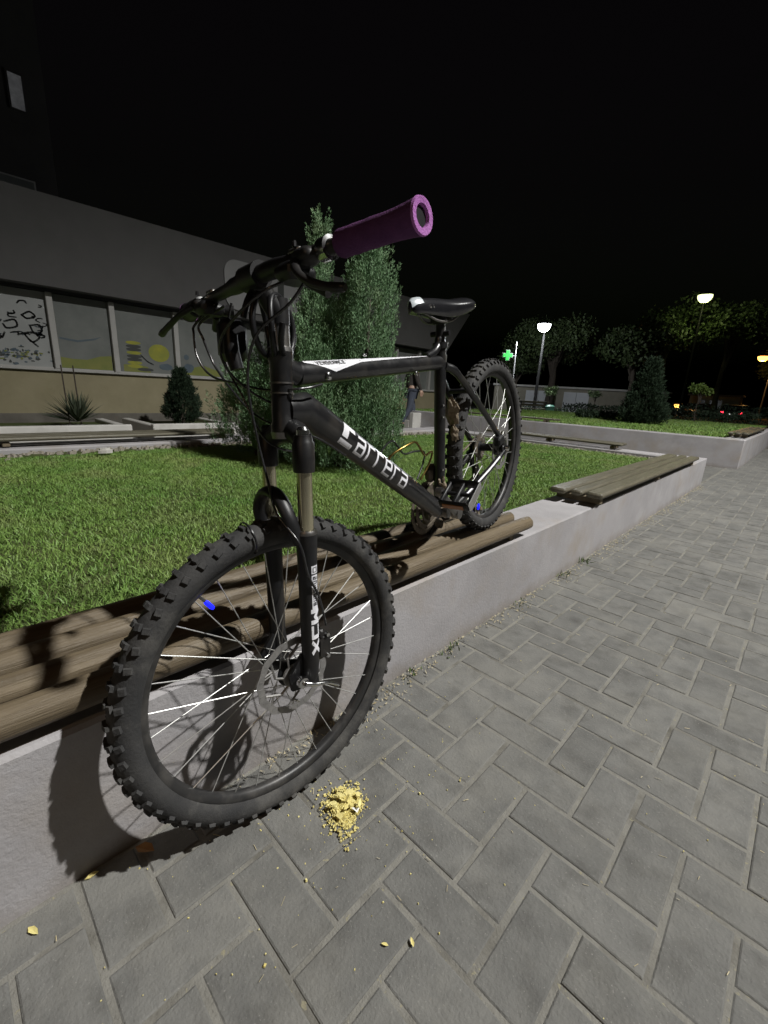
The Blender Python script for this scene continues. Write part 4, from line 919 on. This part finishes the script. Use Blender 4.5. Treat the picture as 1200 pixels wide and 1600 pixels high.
for k in (11, 12, 13): paint(k, [(mull[k] + .1, 1.62), (mull[k + 1] - .1, 1.62), (mull[k + 1] - .1, 1.64), (mull[k] + .1, 1.64)], M['mullion'], .001, 'glazing_bar')
# sign on the fascia
sg = empty('fascia_sign', (-8.74, 5.3, 2.8)); tag(sg, 'pale rounded sign panel with dark letters on the shop fascia', 'sign')
def rrect(y0, y1, z0, z1, r, n=6):
    out = []
    for cx, cy, a0 in ((y1 - r, z0 + r, -90), (y1 - r, z1 - r, 0), (y0 + r, z1 - r, 90), (y0 + r, z0 + r, 180)):
        for k in range(n + 1): a = R(a0 + 90 * k / n); out.append((cx + r * math.cos(a), cy + r * math.sin(a)))
    return out
MB().prism(rrect(4.42, 6.6, 2.30, 3.2, .25), -8.747, -8.72, lambda y, z, x: Vector((x, y, z))).build('panel', M['sign'], sg)
MB().prism([(4.80, 2.78), (4.94, 2.78), (4.94, 3.02), (4.80, 3.02)], -8.7195, -8.715, lambda y, z, x: Vector((x, y, z))).build('letter', M['paintK'], sg)
MB().prism(blob(5.25, 2.72, .24, .22), -8.7195, -8.715, lambda y, z, x: Vector((x, y, z))).build('letter', M['paintK'], sg)
MB().prism([(5.6, 2.55), (5.75, 2.55), (5.75, 3.0), (5.6, 3.0)], -8.7195, -8.715, lambda y, z, x: Vector((x, y, z))).build('letter', M['paintK'], sg)
# white-edged planters along the shop
for (ya, yb, lab) in ((-5.0, 2.02, 'long white planter kerb below the yucca by the shop'), (2.3, 3.66, 'short white planter kerb holding the small cypress'), (8.2, 12.0, 'white planter kerb by the shop windows seen behind the seat tube')):
    t = empty('planter_kerb', (-7.3, (ya + yb) / 2, 0)); tag(t, lab, 'kerb')
    hk = .25 if ya < 5 else .36
    MB().box((-7.0, (ya + yb) / 2, hk - .15), (.12, yb - ya, .30 + (hk - .25)), None, .012).build('front_kerb', M['curb'], t, 30)
    for ye in (ya + .06, yb - .06): MB().box((-7.74, ye, .08), (1.355, .12, .30), None, .012).build('side_kerb', M['curb'], t, 30)
    MB().add([(-8.4, ya + .12, .17), (-7.06, ya + .12, .17), (-7.06, yb - .12, .17), (-8.4, yb - .12, .17)], [(0, 1, 2, 3)]).build('soil', M['soil'], t)
# dark apartment block behind the shop
ap = empty('apartment_block', (-20, -6, 0)); tag(ap, 'tall dark apartment block behind the shop at the left edge', 'building')
MB().box((-24, -8.7, 11), (8, 26, 22), None).build('wall', M['darkwall'], ap)
for (ya, yb, za, zb, m_) in ((3.33, 3.76, 8.75, 9.75, 'curtain'), (2.2, 3.16, 8.9, 9.9, 'curtain'), (2.2, 3.7, 5.7, 6.9, 'pane'), (-.5, 1.0, 8.8, 10.0, 'pane'), (-.5, 1.0, 5.7, 6.9, 'pane'), (2.2, 3.7, 11.9, 13.1, 'pane'), (-.5, 1.0, 11.9, 13.1, 'pane')):
    w_ = MB().box((-19.99, (ya + yb) / 2, (za + zb) / 2), (.06, yb - ya, zb - za), None).build('window', M['mullion'] if m_ == 'pane' else M['darkwall'], ap)
    MB().box((-19.955, (ya + yb) / 2, (za + zb) / 2), (.02, yb - ya - .1, zb - za - .1), None).build('pane', M[m_], w_)

# ------------------------------------------------------------------ a passer-by half hidden behind the juniper
def person():
    base = Vector((-7.25, 8.42, 0)); t = empty('person', base); tag(t, 'person in dark jacket and blue jeans walking past the shop behind the juniper', 'person')
    fwd = Vector((.45, .89, 0)).normalized(); lt = Vector((-fwd.y, fwd.x, 0))
    def q(f, l, z): return fwd * f + lt * l + Vector((0, 0, z))
    J = [q(0, 0, .93), q(.01, 0, 1.10), q(.02, 0, 1.30), q(.03, 0, 1.43), q(.04, 0, 1.50), q(.06, 0, 1.60), q(.06, 0, 1.69),
         q(.02, .17, 1.40), q(-.06, .22, 1.14), q(.02, .22, .92), q(.02, -.17, 1.40), q(.06, -.23, 1.14), q(.18, -.22, .95),
         q(0, .09, .88), q(.12, .09, .50), q(.10, .09, .10), q(.24, .09, .05), q(0, -.09, .88), q(-.06, -.09, .50), q(-.22, -.09, .14), q(-.10, -.09, .05)]
    E_ = [(0, 1), (1, 2), (2, 3), (3, 4), (4, 5), (5, 6), (3, 7), (7, 8), (8, 9), (3, 10), (10, 11), (11, 12), (0, 13), (13, 14), (14, 15), (15, 16), (0, 17), (17, 18), (18, 19), (19, 20)]
    rad = [.13, .135, .15, .09, .055, .085, .075, .075, .055, .036, .075, .055, .036, .10, .068, .046, .04, .10, .068, .046, .04]
    def skin(name, idx, m_, scale=1.0, radf=None):
        keep = sorted(set(i for e_ in idx for i in e_)); mp = {o_: i for i, o_ in enumerate(keep)}
        me = bpy.data.meshes.new(name); me.from_pydata([J[i] for i in keep], [(mp[a], mp[b_]) for a, b_ in idx], []); o = link(name, me, m_, t)
        md = o.modifiers.new('skin', 'SKIN'); md.use_smooth_shade = True
        sv = me.skin_vertices[0].data if me.skin_vertices else None
        if sv is None:
            bpy.context.view_layer.objects.active = o; bpy.ops.mesh.customdata_skin_add(); sv = me.skin_vertices[0].data
        for i, o_ in enumerate(keep): r_ = rad[o_] * scale; sv[i].radius = (r_, r_)
        sv[0].use_root = True; ss = o.modifiers.new('sub', 'SUBSURF'); ss.levels = 2; ss.render_levels = 2; return o
    body = skin('body', E_, M['skin'], .92)
    skin('jacket', [(0, 1), (1, 2), (2, 3), (3, 7), (7, 8), (8, 9), (3, 10), (10, 11), (11, 12)], M['jacket'], 1.1)
    skin('jeans', [(0, 13), (13, 14), (14, 15), (0, 17), (17, 18), (18, 19)], M['jeans'], 1.1)
    for a, c in ((15, 16), (19, 20)): MB().tube([base + J[a] - Vector((0, 0, .03)), base + J[c] - Vector((0, 0, .0))], [.055, .045], 10).build('shoe', M['ink'], t, 50)
    b = MB(); hc = base + J[6] + Vector((0, 0, -.01)) - fwd * .02; b.lathe(hc - Vector((0, 0, .07)), (0, 0, 1), [(.075, 0), (.093, .05), (.088, .10), (.06, .14), (.001, .155)], 16); b.build('hair', M['hair'], t, 60)
    for s_ in (1, -1): MB().lathe(base + J[5] + fwd * .075 + lt * .03 * s_ + Vector((0, 0, .03)), fwd, [(.001, .012), (.008, .008), (.010, 0)], 8).build('eye', M['ink'], t, 60)
    MB().tube([base + J[5] + fwd * .075 + Vector((0, 0, .03)), base + J[5] + fwd * .105 - Vector((0, 0, .0))], [.008, .014], 8).build('nose', M['skin'], t, 60)
    for i_ in (9, 12):
        w_ = base + J[i_]
        b = MB().box(w_ - Vector((0, 0, .05)), (.08, .032, .09), (fwd, lt, Vector((0, 0, 1))), .012)
        for k in range(4): b.tube([w_ + fwd * (-.028 + .019 * k) - Vector((0, 0, .085)), w_ + fwd * (-.024 + .019 * k) - Vector((0, 0, .125)), w_ + fwd * (-.014 + .019 * k) - Vector((0, 0, .155 - .008 * abs(k - 1.5)))], [.0095, .009, .007], 7)
        b.tube([w_ + fwd * .036 - Vector((0, 0, .04)), w_ + fwd * .058 - Vector((0, 0, .075)), w_ + fwd * .058 - Vector((0, 0, .10))], [.011, .010, .008], 7)
        b.build('hand', M['skin'], t, 50)
person()

# ------------------------------------------------------------------ background right of the bicycle
def tree(name, label, base, h, cr, nleaf, m, trunk=.14, cz=.62, flat=.8, leaf=(.10, .2), seed=0, gaps=9):
    rr = np.random.default_rng(seed); base = Vector(base); t = empty(name, base); tag(t, label, 'tree')
    top = base + Vector((0, 0, h * cz))
    MB().tube(curve_pts([base, base + Vector((.02 * h * rr.normal(), .02 * h * rr.normal(), h * .3)), top], 5), [trunk * (1 - .6 * i / 10) for i in range(11)], 10).build('trunk', M['bark'], t, 50)
    cl = []; b = MB()
    for k in range(gaps):
        a = rr.uniform(0, 2 * np.pi); e = rr.uniform(-.35, 1.0); r_ = rr.uniform(.35, .85) * cr
        p = np.array(top) + np.array([math.cos(a) * r_ * math.cos(e), math.sin(a) * r_ * math.cos(e), r_ * math.sin(e) * flat]); cl.append((p, cr * rr.uniform(.28, .5)))
        b.tube(curve_pts([base + Vector((0, 0, h * cz * rr.uniform(.55, .9))), (Vector(p) + top) / 2 - Vector((0, 0, .1)), Vector(p)], 4), [trunk * .4] * 3 + [trunk * .25] * 3 + [trunk * .15] * 3, 6)
    b.build('limb', M['bark'], t, 50)
    P_ = []
    for p, r_ in cl:
        k = nleaf // gaps; v = unit(rr.normal(0, 1, (k, 3))) * (rr.uniform(0, 1, (k, 1)) ** .45) * r_; v[:, 2] *= .75; P_.append(p + v)
    P_ = np.concatenate(P_); k = len(P_); d = unit(rr.normal(0, 1, (k, 3)) + np.array([0, 0, -.3])); nn = unit(np.cross(d, rr.normal(0, 1, (k, 3))))
    quads('crown', P_, d, nn, rr.uniform(*leaf, k), rr.uniform(leaf[0] * .3, leaf[1] * .3, k), m, t, base); return t
tree('street_tree', 'broad dark tree lit from the side by the white street lamp', (-13.0, 29.2, 0), 6.6, 3.0, 12000, M['leaf'], .3, .64, .5, (.12, .24), 1, 24)
tree('street_tree', 'leafy tree leaning over the garages left of the lamp post', (-15.2, 28.6, 0), 4.9, 1.7, 5500, M['leaf'], .15, .62, .5, (.12, .22), 2, 11)
tree('street_tree', 'dark tree in front of the garages with a bent trunk', (-8.6, 30.5, 0), 6.0, 2.6, 4500, M['leaf'], .2, .65, .6, (.16, .28), 3, 11)
tree('street_tree', 'tall tree under the yellow green street lamp', (-5.6, 42.5, 0), 9.5, 3.0, 6000, M['leaf'], .22, .68, .8, (.18, .32), 4, 14)
tree('street_tree', 'dark tree behind the orange lamp at the right edge', (-3.4, 68.0, 0), 8.5, 3.2, 4500, M['leaf'], .22, .6, .9, (.2, .36), 5, 12)
tree('street_tree', 'dark tree left of the yellow green lamp', (-9.8, 42.0, 0), 10.0, 3.4, 5000, M['leaf'], .24, .62, .9, (.2, .36), 6, 12)
tree('ball_tree', 'small round-headed tree on a thin trunk in the far planter', (-2.72, 17.3, .41), 1.18, .34, 2200, M['balltree_lit'], .022, .84, .75, (.05, .10), 8, 12)
tree('ball_tree', 'little round-headed tree in front of the white garage door', (-10.6, 24.0, 0), 1.55, .45, 900, M['leaf'], .03, .82, .7, (.06, .11), 9, 10)
tree('ball_tree', 'little round-headed tree before the second garage door', (-8.7, 25.5, 0), 1.5, .42, 900, M['leaf'], .03, .82, .7, (.06, .11), 10, 10)
t = empty('conifer_tree', (-3.0, 12.2, .4)); tag(t, 'dark cone-shaped conifer standing in the far planter', 'tree')
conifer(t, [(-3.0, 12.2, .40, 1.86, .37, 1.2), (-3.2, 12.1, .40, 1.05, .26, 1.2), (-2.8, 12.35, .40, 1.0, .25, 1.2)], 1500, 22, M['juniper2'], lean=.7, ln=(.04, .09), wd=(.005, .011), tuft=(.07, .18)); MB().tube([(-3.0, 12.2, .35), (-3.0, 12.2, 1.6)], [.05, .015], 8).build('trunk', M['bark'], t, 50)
def hedge(label, x0, x1, y0, y1, z0, z1, n, seed):
    rr = np.random.default_rng(seed); t = empty('hedge', ((x0 + x1) / 2, (y0 + y1) / 2, z0)); tag(t, label, 'hedge')
    P_ = np.stack([rr.uniform(x0, x1, n), rr.uniform(y0, y1, n), z0 + (z1 - z0) * rr.uniform(0, 1, n) ** .6], 1); P_[:, 2] += .12 * (z1 - z0) * np.sin(P_[:, 0] * 5) * np.sin(P_[:, 1] * 4)
    d = unit(rr.normal(0, 1, (n, 3)) + np.array([0, 0, .4])); nn = unit(np.cross(d, rr.normal(0, 1, (n, 3))))
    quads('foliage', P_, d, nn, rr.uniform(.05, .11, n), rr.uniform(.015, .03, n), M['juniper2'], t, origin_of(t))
    MB().tube([((x0 + x1) / 2, (y0 + y1) / 2, z0 - .05), ((x0 + x1) / 2, (y0 + y1) / 2, z1 * .8)], [.03, .01], 6).build('stem', M['bark'], t)
hedge('low dark hedge running behind the conifer', -7.5, -1.2, 18.2, 18.9, .4, .75, 3600, 1)
hedge('dark hedge bushes before the parked cars', -6.6, -1.0, 24.0, 25.0, 0, .95, 3600, 2)
hedge('clipped low hedge at the back of the far planter', -5.0, -3.4, 13.0, 13.5, .4, .62, 1400, 3)
hedge('leafy hedge at the foot of the garages', -11.6, -9.0, 22.6, 23.1, 0, .45, 1400, 4)
# garages
gd = (Vector((-9.9, 34.2, 0)) - Vector((-15.6, 29.2, 0))).normalized(); go = Vector((-16.6, 28.3, 0)); gn = Vector((gd.y, -gd.x, 0))
gar = empty('garage_row', go + gd * 4); tag(gar, 'row of pale garages with white doors behind the trees', 'building'); zz = Vector((0, 0, 1))
MB().box(go + gd * 6 - gn * 1.5 + zz * .82, (12, 3, 1.75), (gd, gn, zz)).build('wall', M['garage'], gar)
MB().box(go + gd * 6 - gn * 1.45 + zz * 1.72, (12.3, 3.3, .12), (gd, gn, zz)).build('roof', M['curb'], gar)
for s_ in (3.1, 5.75):
    dd = MB().box(go + gd * s_ + gn * .012 + zz * .72, (1.75, .05, 1.42), (gd, gn, zz)).build('garage_door', M['doorw'], gar)
    for q in (-.02,): MB().box(go + gd * (s_ + q) + gn * .04 + zz * .72, (.02, .01, 1.40), (gd, gn, zz)).build('door_seam', M['fascia'], dd)
    MB().box(go + gd * (s_ + .07) + gn * .045 + zz * .72, (.03, .02, .14), (gd, gn, zz)).build('handle', M['ink'], dd)
    for q in (-.45, .42): MB().box(go + gd * (s_ + q) + gn * .042 + zz * .72, (.70, .012, 1.25), (gd, gn, zz), .004).build('door_panel', M['doorw'], dd)
# pharmacy cross on its pole
cp = empty('cross_sign', (-11.6, 21.3, 0)); tag(cp, 'green cross sign on a thin pole above the rear wheel', 'sign')
MB().tube([(-11.5, 21.4, 0), (-11.62, 21.45, 3.6)], .035, 8).build('pole', M['pole'], cp, 40)
cr_r = Vector((.73, .69, 0)); cc = Vector((-11.83, 21.05, 2.93)); cfn = lambda x, z, y: cc + cr_r * x + Vector((.69, -.73, 0)) * y + zz * z
def crossp(a, w_): return [(-w_, -a), (w_, -a), (w_, -w_), (a, -w_), (a, w_), (w_, w_), (w_, a), (-w_, a), (-w_, w_), (-a, w_), (-a, -w_), (-w_, -w_)]
bd = MB().prism(crossp(.26, .11), -.05, .05, cfn).build('cross_body', M['pole'], cp)
MB().prism(crossp(.235, .085), .052, .062, cfn).build('cross_face', emis('green_cross_glow', (.03, .38, .06), .22), bd)
MB().tube([cc, cc + Vector((.2, .36, 0))], .02, 6).build('bracket', M['pole'], cp)
# bin and park bench
t = empty('litter_bin', (-8.75, 20.0, 0)); tag(t, 'small green litter bin beside the far planter', 'bin')
MB().lathe((-8.75, 20.0, 0), (0, 0, 1), [(.001, .0), (.15, 0), (.19, .5), (.2, .5), (.2, .54), (.17, .54), (.15, .1), (.001, .1)], 18).build('body', M['bin'], t, 40)
MB().lathe((-8.75, 20.0, .545), (0, 0, 1), [(.205, 0), (.205, .03), (.12, .09), (.001, .1)], 18).build('lid', M['bin'], t, 40)
t = empty('park_bench', (-9.6, 20.6, 0)); tag(t, 'wooden park bench in front of the white garage door', 'bench')
pd = Vector((.73, .69, 0)); pn = Vector((.69, -.73, 0)); pc = Vector((-9.75, 20.5, 0))
for k in range(3): MB().box(pc + pn * (.1 - .13 * k) + zz * .42, (1.5, .11, .035), (pd, pn, zz), .006).build('seat_slat', M['plank'], t)
for k in range(2): MB().box(pc - pn * (.24 + .03 * k) + zz * (.58 + .14 * k), (1.5, .03, .11), (pd, pn, zz), .006).build('back_slat', M['plank'], t)
for s_ in (-.6, .6):
    MB().box(pc + pd * s_ + pn * .08 + zz * .2, (.06, .06, .4), (pd, pn, zz)).build('leg', M['ink'], t); MB().box(pc + pd * s_ - pn * .21 + zz * .38, (.06, .05, .76), (pd, pn, zz)).build('leg', M['ink'], t)
# parked cars seen from behind
tail = emis('tail_light', (1.0, .03, .06), 4.5); plate = emis('lit_plate', (.9, .9, .85), .9)
def car(c, hd, label, lit=True, m=None):
    c = Vector(c); hd = Vector(hd).normalized(); sd = Vector((hd.y, -hd.x, 0)); t = empty('parked_car', c); tag(t, label, 'car')
    prof = [(-2.05, .35), (-2.1, .55), (-2.08, .88), (-1.95, .98), (-1.45, 1.40), (-.9, 1.48), (.3, 1.45), (.95, .98), (1.85, .85), (2.05, .6), (2.05, .3), (1.6, .22), (-1.7, .22)]
    V = []; F = []; n = len(prof)
    for s_, k in ((-.82, 0), (-.88, 1), (.88, 2), (.82, 3)):
        for x_, z_ in prof:
            w_ = s_ * (1 - .22 * max(0, z_ - .95)); V.append(c + hd * x_ + sd * w_ + zz * z_)
    for k in range(3):
        for i in range(n): F.append((k * n + i, k * n + (i + 1) % n, k * n + n + (i + 1) % n, k * n + n + i))
    F.append(tuple(reversed(range(n)))); F.append(tuple(range(3 * n, 4 * n)))
    body = MB().add(V, F).build('body', m or M['carp'], t, 30)
    MB().add([c + hd * x_ + sd * y_ + zz * z_ for x_, y_, z_ in ((-1.96, -.62, 1.01), (-1.96, .62, 1.01), (-1.49, .58, 1.38), (-1.49, -.58, 1.38))], [(0, 1, 2, 3)]).build('rear_window', M['glass'], t)
    for s_ in (-1, 1):
        MB().box(c - hd * 2.085 + sd * .68 * s_ + zz * .78, (.05, .26, .16), (hd, sd, zz), .01).build('tail_light', tail if lit else M['orange'], t)
        for x_ in (-1.3, 1.25):
            w_ = MB().lathe(c + hd * x_ + sd * .70 * s_ + zz * .31, sd * s_, [(.31, 0), (.31, .17), (.2, .19)], 22).build('wheel', M['rubber'], t, 40); MB().lathe(c + hd * x_ + sd * .70 * s_ + zz * .31, sd * s_, [(.2, .19), (.001, .175)], 18).build('hub_cap', M['pole'], w_, 40)
        MB().add([c + hd * x_ + sd * (.885 * s_ * (1 - .22 * max(0, z_ - .95))) + zz * z_ for x_, z_ in ((-1.4, 1.0), (-1.15, 1.36), (.25, 1.36), (.75, 1.0))], [(0, 1, 2, 3)]).build('side_window', M['glass'], t)
    MB().box(c - hd * 2.10 + zz * .66, (.02, .5, .11), (hd, sd, zz)).build('number_plate', plate if lit else M['paper'], t)
    MB().box(c - hd * 2.10 + zz * .42, (.1, 1.6, .16), (hd, sd, zz), .03).build('bumper', M['ink'], t, 30)
car((-5.1, 51.2, -.25), (.05, 1, 0), 'dark parked car with red tail lights lit')
car((-8.2, 53.5, -.25), (.05, 1, 0), 'dark parked car left of the one with lit tail lights', False)
t = empty('lit_kiosk', (-7.6, 56, 0)); tag(t, 'low kiosk under an orange lamp beyond the parked cars', 'kiosk')
MB().box((-7.6, 57, 1.0), (4.2, 2, 2.0), None, .03).build('wall', M['beige'], t); MB().box((-7.6, 56.9, 2.08), (4.6, 2.5, .16), None, .03).build('roof', M['fascia'], t)
for xk in (-8.8, -7.4): MB().box((xk, 55.98, 1.2), (1.0, .05, .8), None).build('window', M['pane'], t)

# ------------------------------------------------------------------ small things
# heap of yellow crumbs
n = 3400; a = rng.uniform(0, 2 * np.pi, n); r_ = np.abs(rng.normal(0, .44, n)) * (1.05 + .18 * np.sin(3 * a + 1) + .12 * np.sin(5 * a))
ux, uy = np.array([.75, -.66]), np.array([.66, .75])
px_ = -.548 + (ux[0] * np.cos(a) * .060 + uy[0] * np.sin(a) * .044) * r_; py_ = .502 + (ux[1] * np.cos(a) * .060 + uy[1] * np.sin(a) * .044) * r_
b = MB()
for k in range(n):
    hgt = max(0, 1 - r_[k]) * .012 * random.random(); s_ = random.uniform(.0009, .0042) * (2.0 if r_[k] < .5 and random.random() < .2 else 1)
    q = Matrix.Rotation(random.uniform(0, 6.28), 3, 'Z') @ Matrix.Rotation(random.uniform(-.8, .8), 3, 'X')
    b.box((px_[k], py_[k], .0115 + hgt), (s_ * random.uniform(.8, 1.8), s_, s_ * random.uniform(.3, .8)), (q @ Vector((1, 0, 0)), q @ Vector((0, 1, 0)), q @ Vector((0, 0, 1))), 0, random.uniform(.4, .9))
o = b.build('crumb_heap', M['crumb']); tag(o, 'small heap of yellow crumbs on the pavers beside the front tyre', 'crumbs', kind='stuff')
# flatter flakes in the heap
b = MB(); 
for k in range(16):
    c_ = Vector((-.555 + random.gauss(0, .018), .515 + random.gauss(0, .018), .024 + random.uniform(0, .008))); q = Matrix.Rotation(random.uniform(0, 6.28), 3, 'Z') @ Matrix.Rotation(random.uniform(-.6, .6), 3, 'X')
    b.prism(blob(0, 0, random.uniform(.005, .011), random.uniform(.004, .008), 7, .35, k), -.001, .001, lambda x, y, h: c_ + q @ Vector((x, y, h)))
o = b.build('crumb_flakes', M['crumb']); tag(o, 'larger yellow flakes on top of the crumb heap', 'crumbs', kind='stuff')
b = MB().add([(-.527, .512, .022), (-.518, .519, .022), (-.512, .507, .024), (-.523, .502, .030)], [(0, 1, 2, 3)]); b.add([(-.527, .512, .0225), (-.523, .502, .0305), (-.529, .505, .026)], [(0, 1, 2)]); o = b.build('paper_scrap', M['paper']); tag(o, 'tiny white paper scrap in the yellow crumb heap', 'paper')
# scattered crumbs and bits
b = MB()
for k in range(240):
    if random.random() < .75: x_, y_ = -.56 + random.gauss(0, .16), .47 + random.gauss(0, .2)
    else: x_, y_ = random.uniform(-.74, .3), random.uniform(-.1, 1.9)
    if x_ < -.74: continue
    s_ = random.uniform(.0010, .0024) * (1.7 if random.random() < .08 else 1); q = Matrix.Rotation(random.uniform(0, 6.28), 3, 'Z')
    b.box((x_, y_, .0095 + s_ * .2), (s_ * 1.5, s_, s_ * .6), (q @ Vector((1, 0, 0)), q @ Vector((0, 1, 0)), Vector((0, 0, 1))), 0, .6)
o = b.build('scattered_crumbs', M['crumb']); tag(o, 'fine yellow crumbs scattered over the pavers', 'crumbs', kind='stuff')
b = MB()
for k in range(2600):
    y_ = random.uniform(.25, 6.2); cl = .5 + .5 * math.sin(y_ * 9 + 1.5 * math.sin(y_ * 3)); 
    if random.random() > .25 + .75 * cl: continue
    x_ = WX + .006 + abs(random.gauss(0, .034)) * (.5 + cl); l_2 = random.uniform(.004, .017); q = Matrix.Rotation(random.uniform(0, 6.28), 3, 'Z') @ Matrix.Rotation(random.uniform(-.35, .35), 3, 'Y')
    b.add([Vector((x_, y_, .0115 + random.uniform(0, .005))) + q @ Vector(v) for v in ((-l_2 / 2, 0, 0), (0, -l_2 * .12, .0006), (l_2 / 2, 0, 0), (0, l_2 * .12, .0012))], [(0, 1, 2, 3)])
o = b.build('dry_litter', M['litter']); tag(o, 'dry straw and leaf litter along the foot of the planter wall', 'litter', kind='stuff')
b = MB()
for k in range(260):
    x_, y_ = random.uniform(-.7, .9), random.uniform(-.05, 3.6); l_2 = random.uniform(.004, .016); q = Matrix.Rotation(random.uniform(0, 6.28), 3, 'Z')
    b.add([Vector((x_, y_, .0105)) + q @ Vector(v) for v in ((-l_2 / 2, -.0006, 0), (l_2 / 2, -.0006, 0), (l_2 / 2, .0006, .0006), (-l_2 / 2, .0006, .0006))], [(0, 1, 2, 3)])
o = b.build('straw_bits', M['litter']); tag(o, 'tiny pale straw bits strewn over the pavers', 'litter', kind='stuff')
# fallen yellow leaves
leaf_spots = [((-.735, -.015), 'pale yellow leaf lying at the wall foot in the bottom left corner'), ((-.765, .075), 'yellow leaf against the wall beside the tyre shadow'), ((-.285, .425), 'yellow leaf on the joint of the pavers below the crumb heap'), ((-.315, .39), 'second small yellow leaf just left of the one on the paver joint')]
for k, ((x_, y_), lab) in enumerate(leaf_spots):
    q = Matrix.Rotation(1.1 * k + .4, 3, 'Z'); sz = (.012, .011, .007, .006)[k]; o = MB().add([Vector((x_, y_, .012)) + q @ Vector(v) * sz for v in ((-1, 0, 0), (-.3, -.42, .12), (.5, -.32, .15), (1.1, 0, .05), (.5, .34, .2), (-.3, .4, .15), (0, 0, 0))], [(0, 1, 6), (1, 2, 6), (2, 3, 6), (3, 4, 6), (4, 5, 6), (5, 0, 6)]).build('fallen_leaf', M['crumb']); tag(o, lab, 'leaf')
q = Matrix.Rotation(.6, 3, 'Z'); o = MB().add([Vector((-.748, .16, .014)) + q @ Vector(v) * .02 for v in ((-1, 0, 0), (-.3, -.5, .2), (.5, -.42, .3), (1.1, 0, .1), (.5, .44, .35), (-.3, .5, .25), (0, 0, 0))], [(0, 1, 6), (1, 2, 6), (2, 3, 6), (3, 4, 6), (4, 5, 6), (5, 0, 6)]).build('fallen_leaf', M['brownleaf']); tag(o, 'brown leaf in the tyre shadow at the wall foot', 'leaf')
# weeds
for k, (x_, y_, h_, lab) in enumerate([(-.762, 2.49, .055, 'tallest weed tuft at the foot of the wall near the plank bench'), (-.758, 2.19, .038, 'low weed tuft growing at the wall foot below the wall gap'), (-.752, 1.19, .03, 'small weed tuft at the wall foot right of the front wheel'), (-.748, .97, .025, 'tiny weed beside the front tyre at the wall foot'), (-.755, 1.72, .022, 'flat weed in the straw litter below the log bench end')]):
    t = empty('weed', (x_, y_, 0)); tag(t, lab, 'weed', 'weeds along the wall foot'); n = 34; a = rng.uniform(0, 2 * np.pi, n); el = rng.uniform(.25, 1.45, n)
    d = np.stack([np.cos(a) * np.cos(el), np.sin(a) * np.cos(el), np.sin(el)], 1); P_ = np.stack([x_ + rng.normal(0, .016, n), y_ + rng.normal(0, .03, n), np.full(n, .004)], 1); P_[:, 0] = np.maximum(P_[:, 0], WX + .004)
    quads('leaves', P_, d, unit(np.cross(d, rng.normal(0, 1, (n, 3)))), rng.uniform(.4, 1.1, n) * h_, rng.uniform(.0015, .003, n), M['weed'], t, Vector((x_, y_, 0)))
# pale stone on the lawn edge
o = MB(); V = blob(0, 0, .06, .035, 12, .2, 4); o.prism(V, 0, .025, lambda x, y, h: Vector((-4.05 + y * .9 + h * .1, .96 + x, .30 + h))); o.prism([(x * .7, y * .7) for x, y in V], .025, .04, lambda x, y, h: Vector((-4.05 + y * .9, .96 + x, .30 + h))); o = o.build('pale_stone', M['stone']); tag(o, 'flat pale stone lying at the far edge of the lawn', 'stone')
# gritty strip along the back of the lawn
b = MB()
for k in range(700):
    y_ = random.uniform(-1, 5.9); x_ = LX + abs(random.gauss(0, .13)); s_ = random.uniform(.008, .035); q = Matrix.Rotation(random.uniform(0, 6.28), 3, 'Z')
    b.box((x_, y_, .272 + s_ * .3), (s_ * 1.3, s_, s_ * .7), (q @ Vector((1, 0, 0)), q @ Vector((0, 1, 0)), zz), 0, .6)
for k in range(420):
    x_ = random.uniform(-4.3, -1.1); y_ = 5.99 - abs(random.gauss(0, .09)); s_ = random.uniform(.008, .03); q = Matrix.Rotation(random.uniform(0, 6.28), 3, 'Z')
    b.box((x_, y_, .272 + s_ * .3), (s_ * 1.3, s_, s_ * .7), (q @ Vector((1, 0, 0)), q @ Vector((0, 1, 0)), zz), 0, .6)
o = b.build('gravel_strip', M['rubble']); tag(o, 'pale rubble strip along the back and far end of the lawn', 'gravel', kind='stuff')
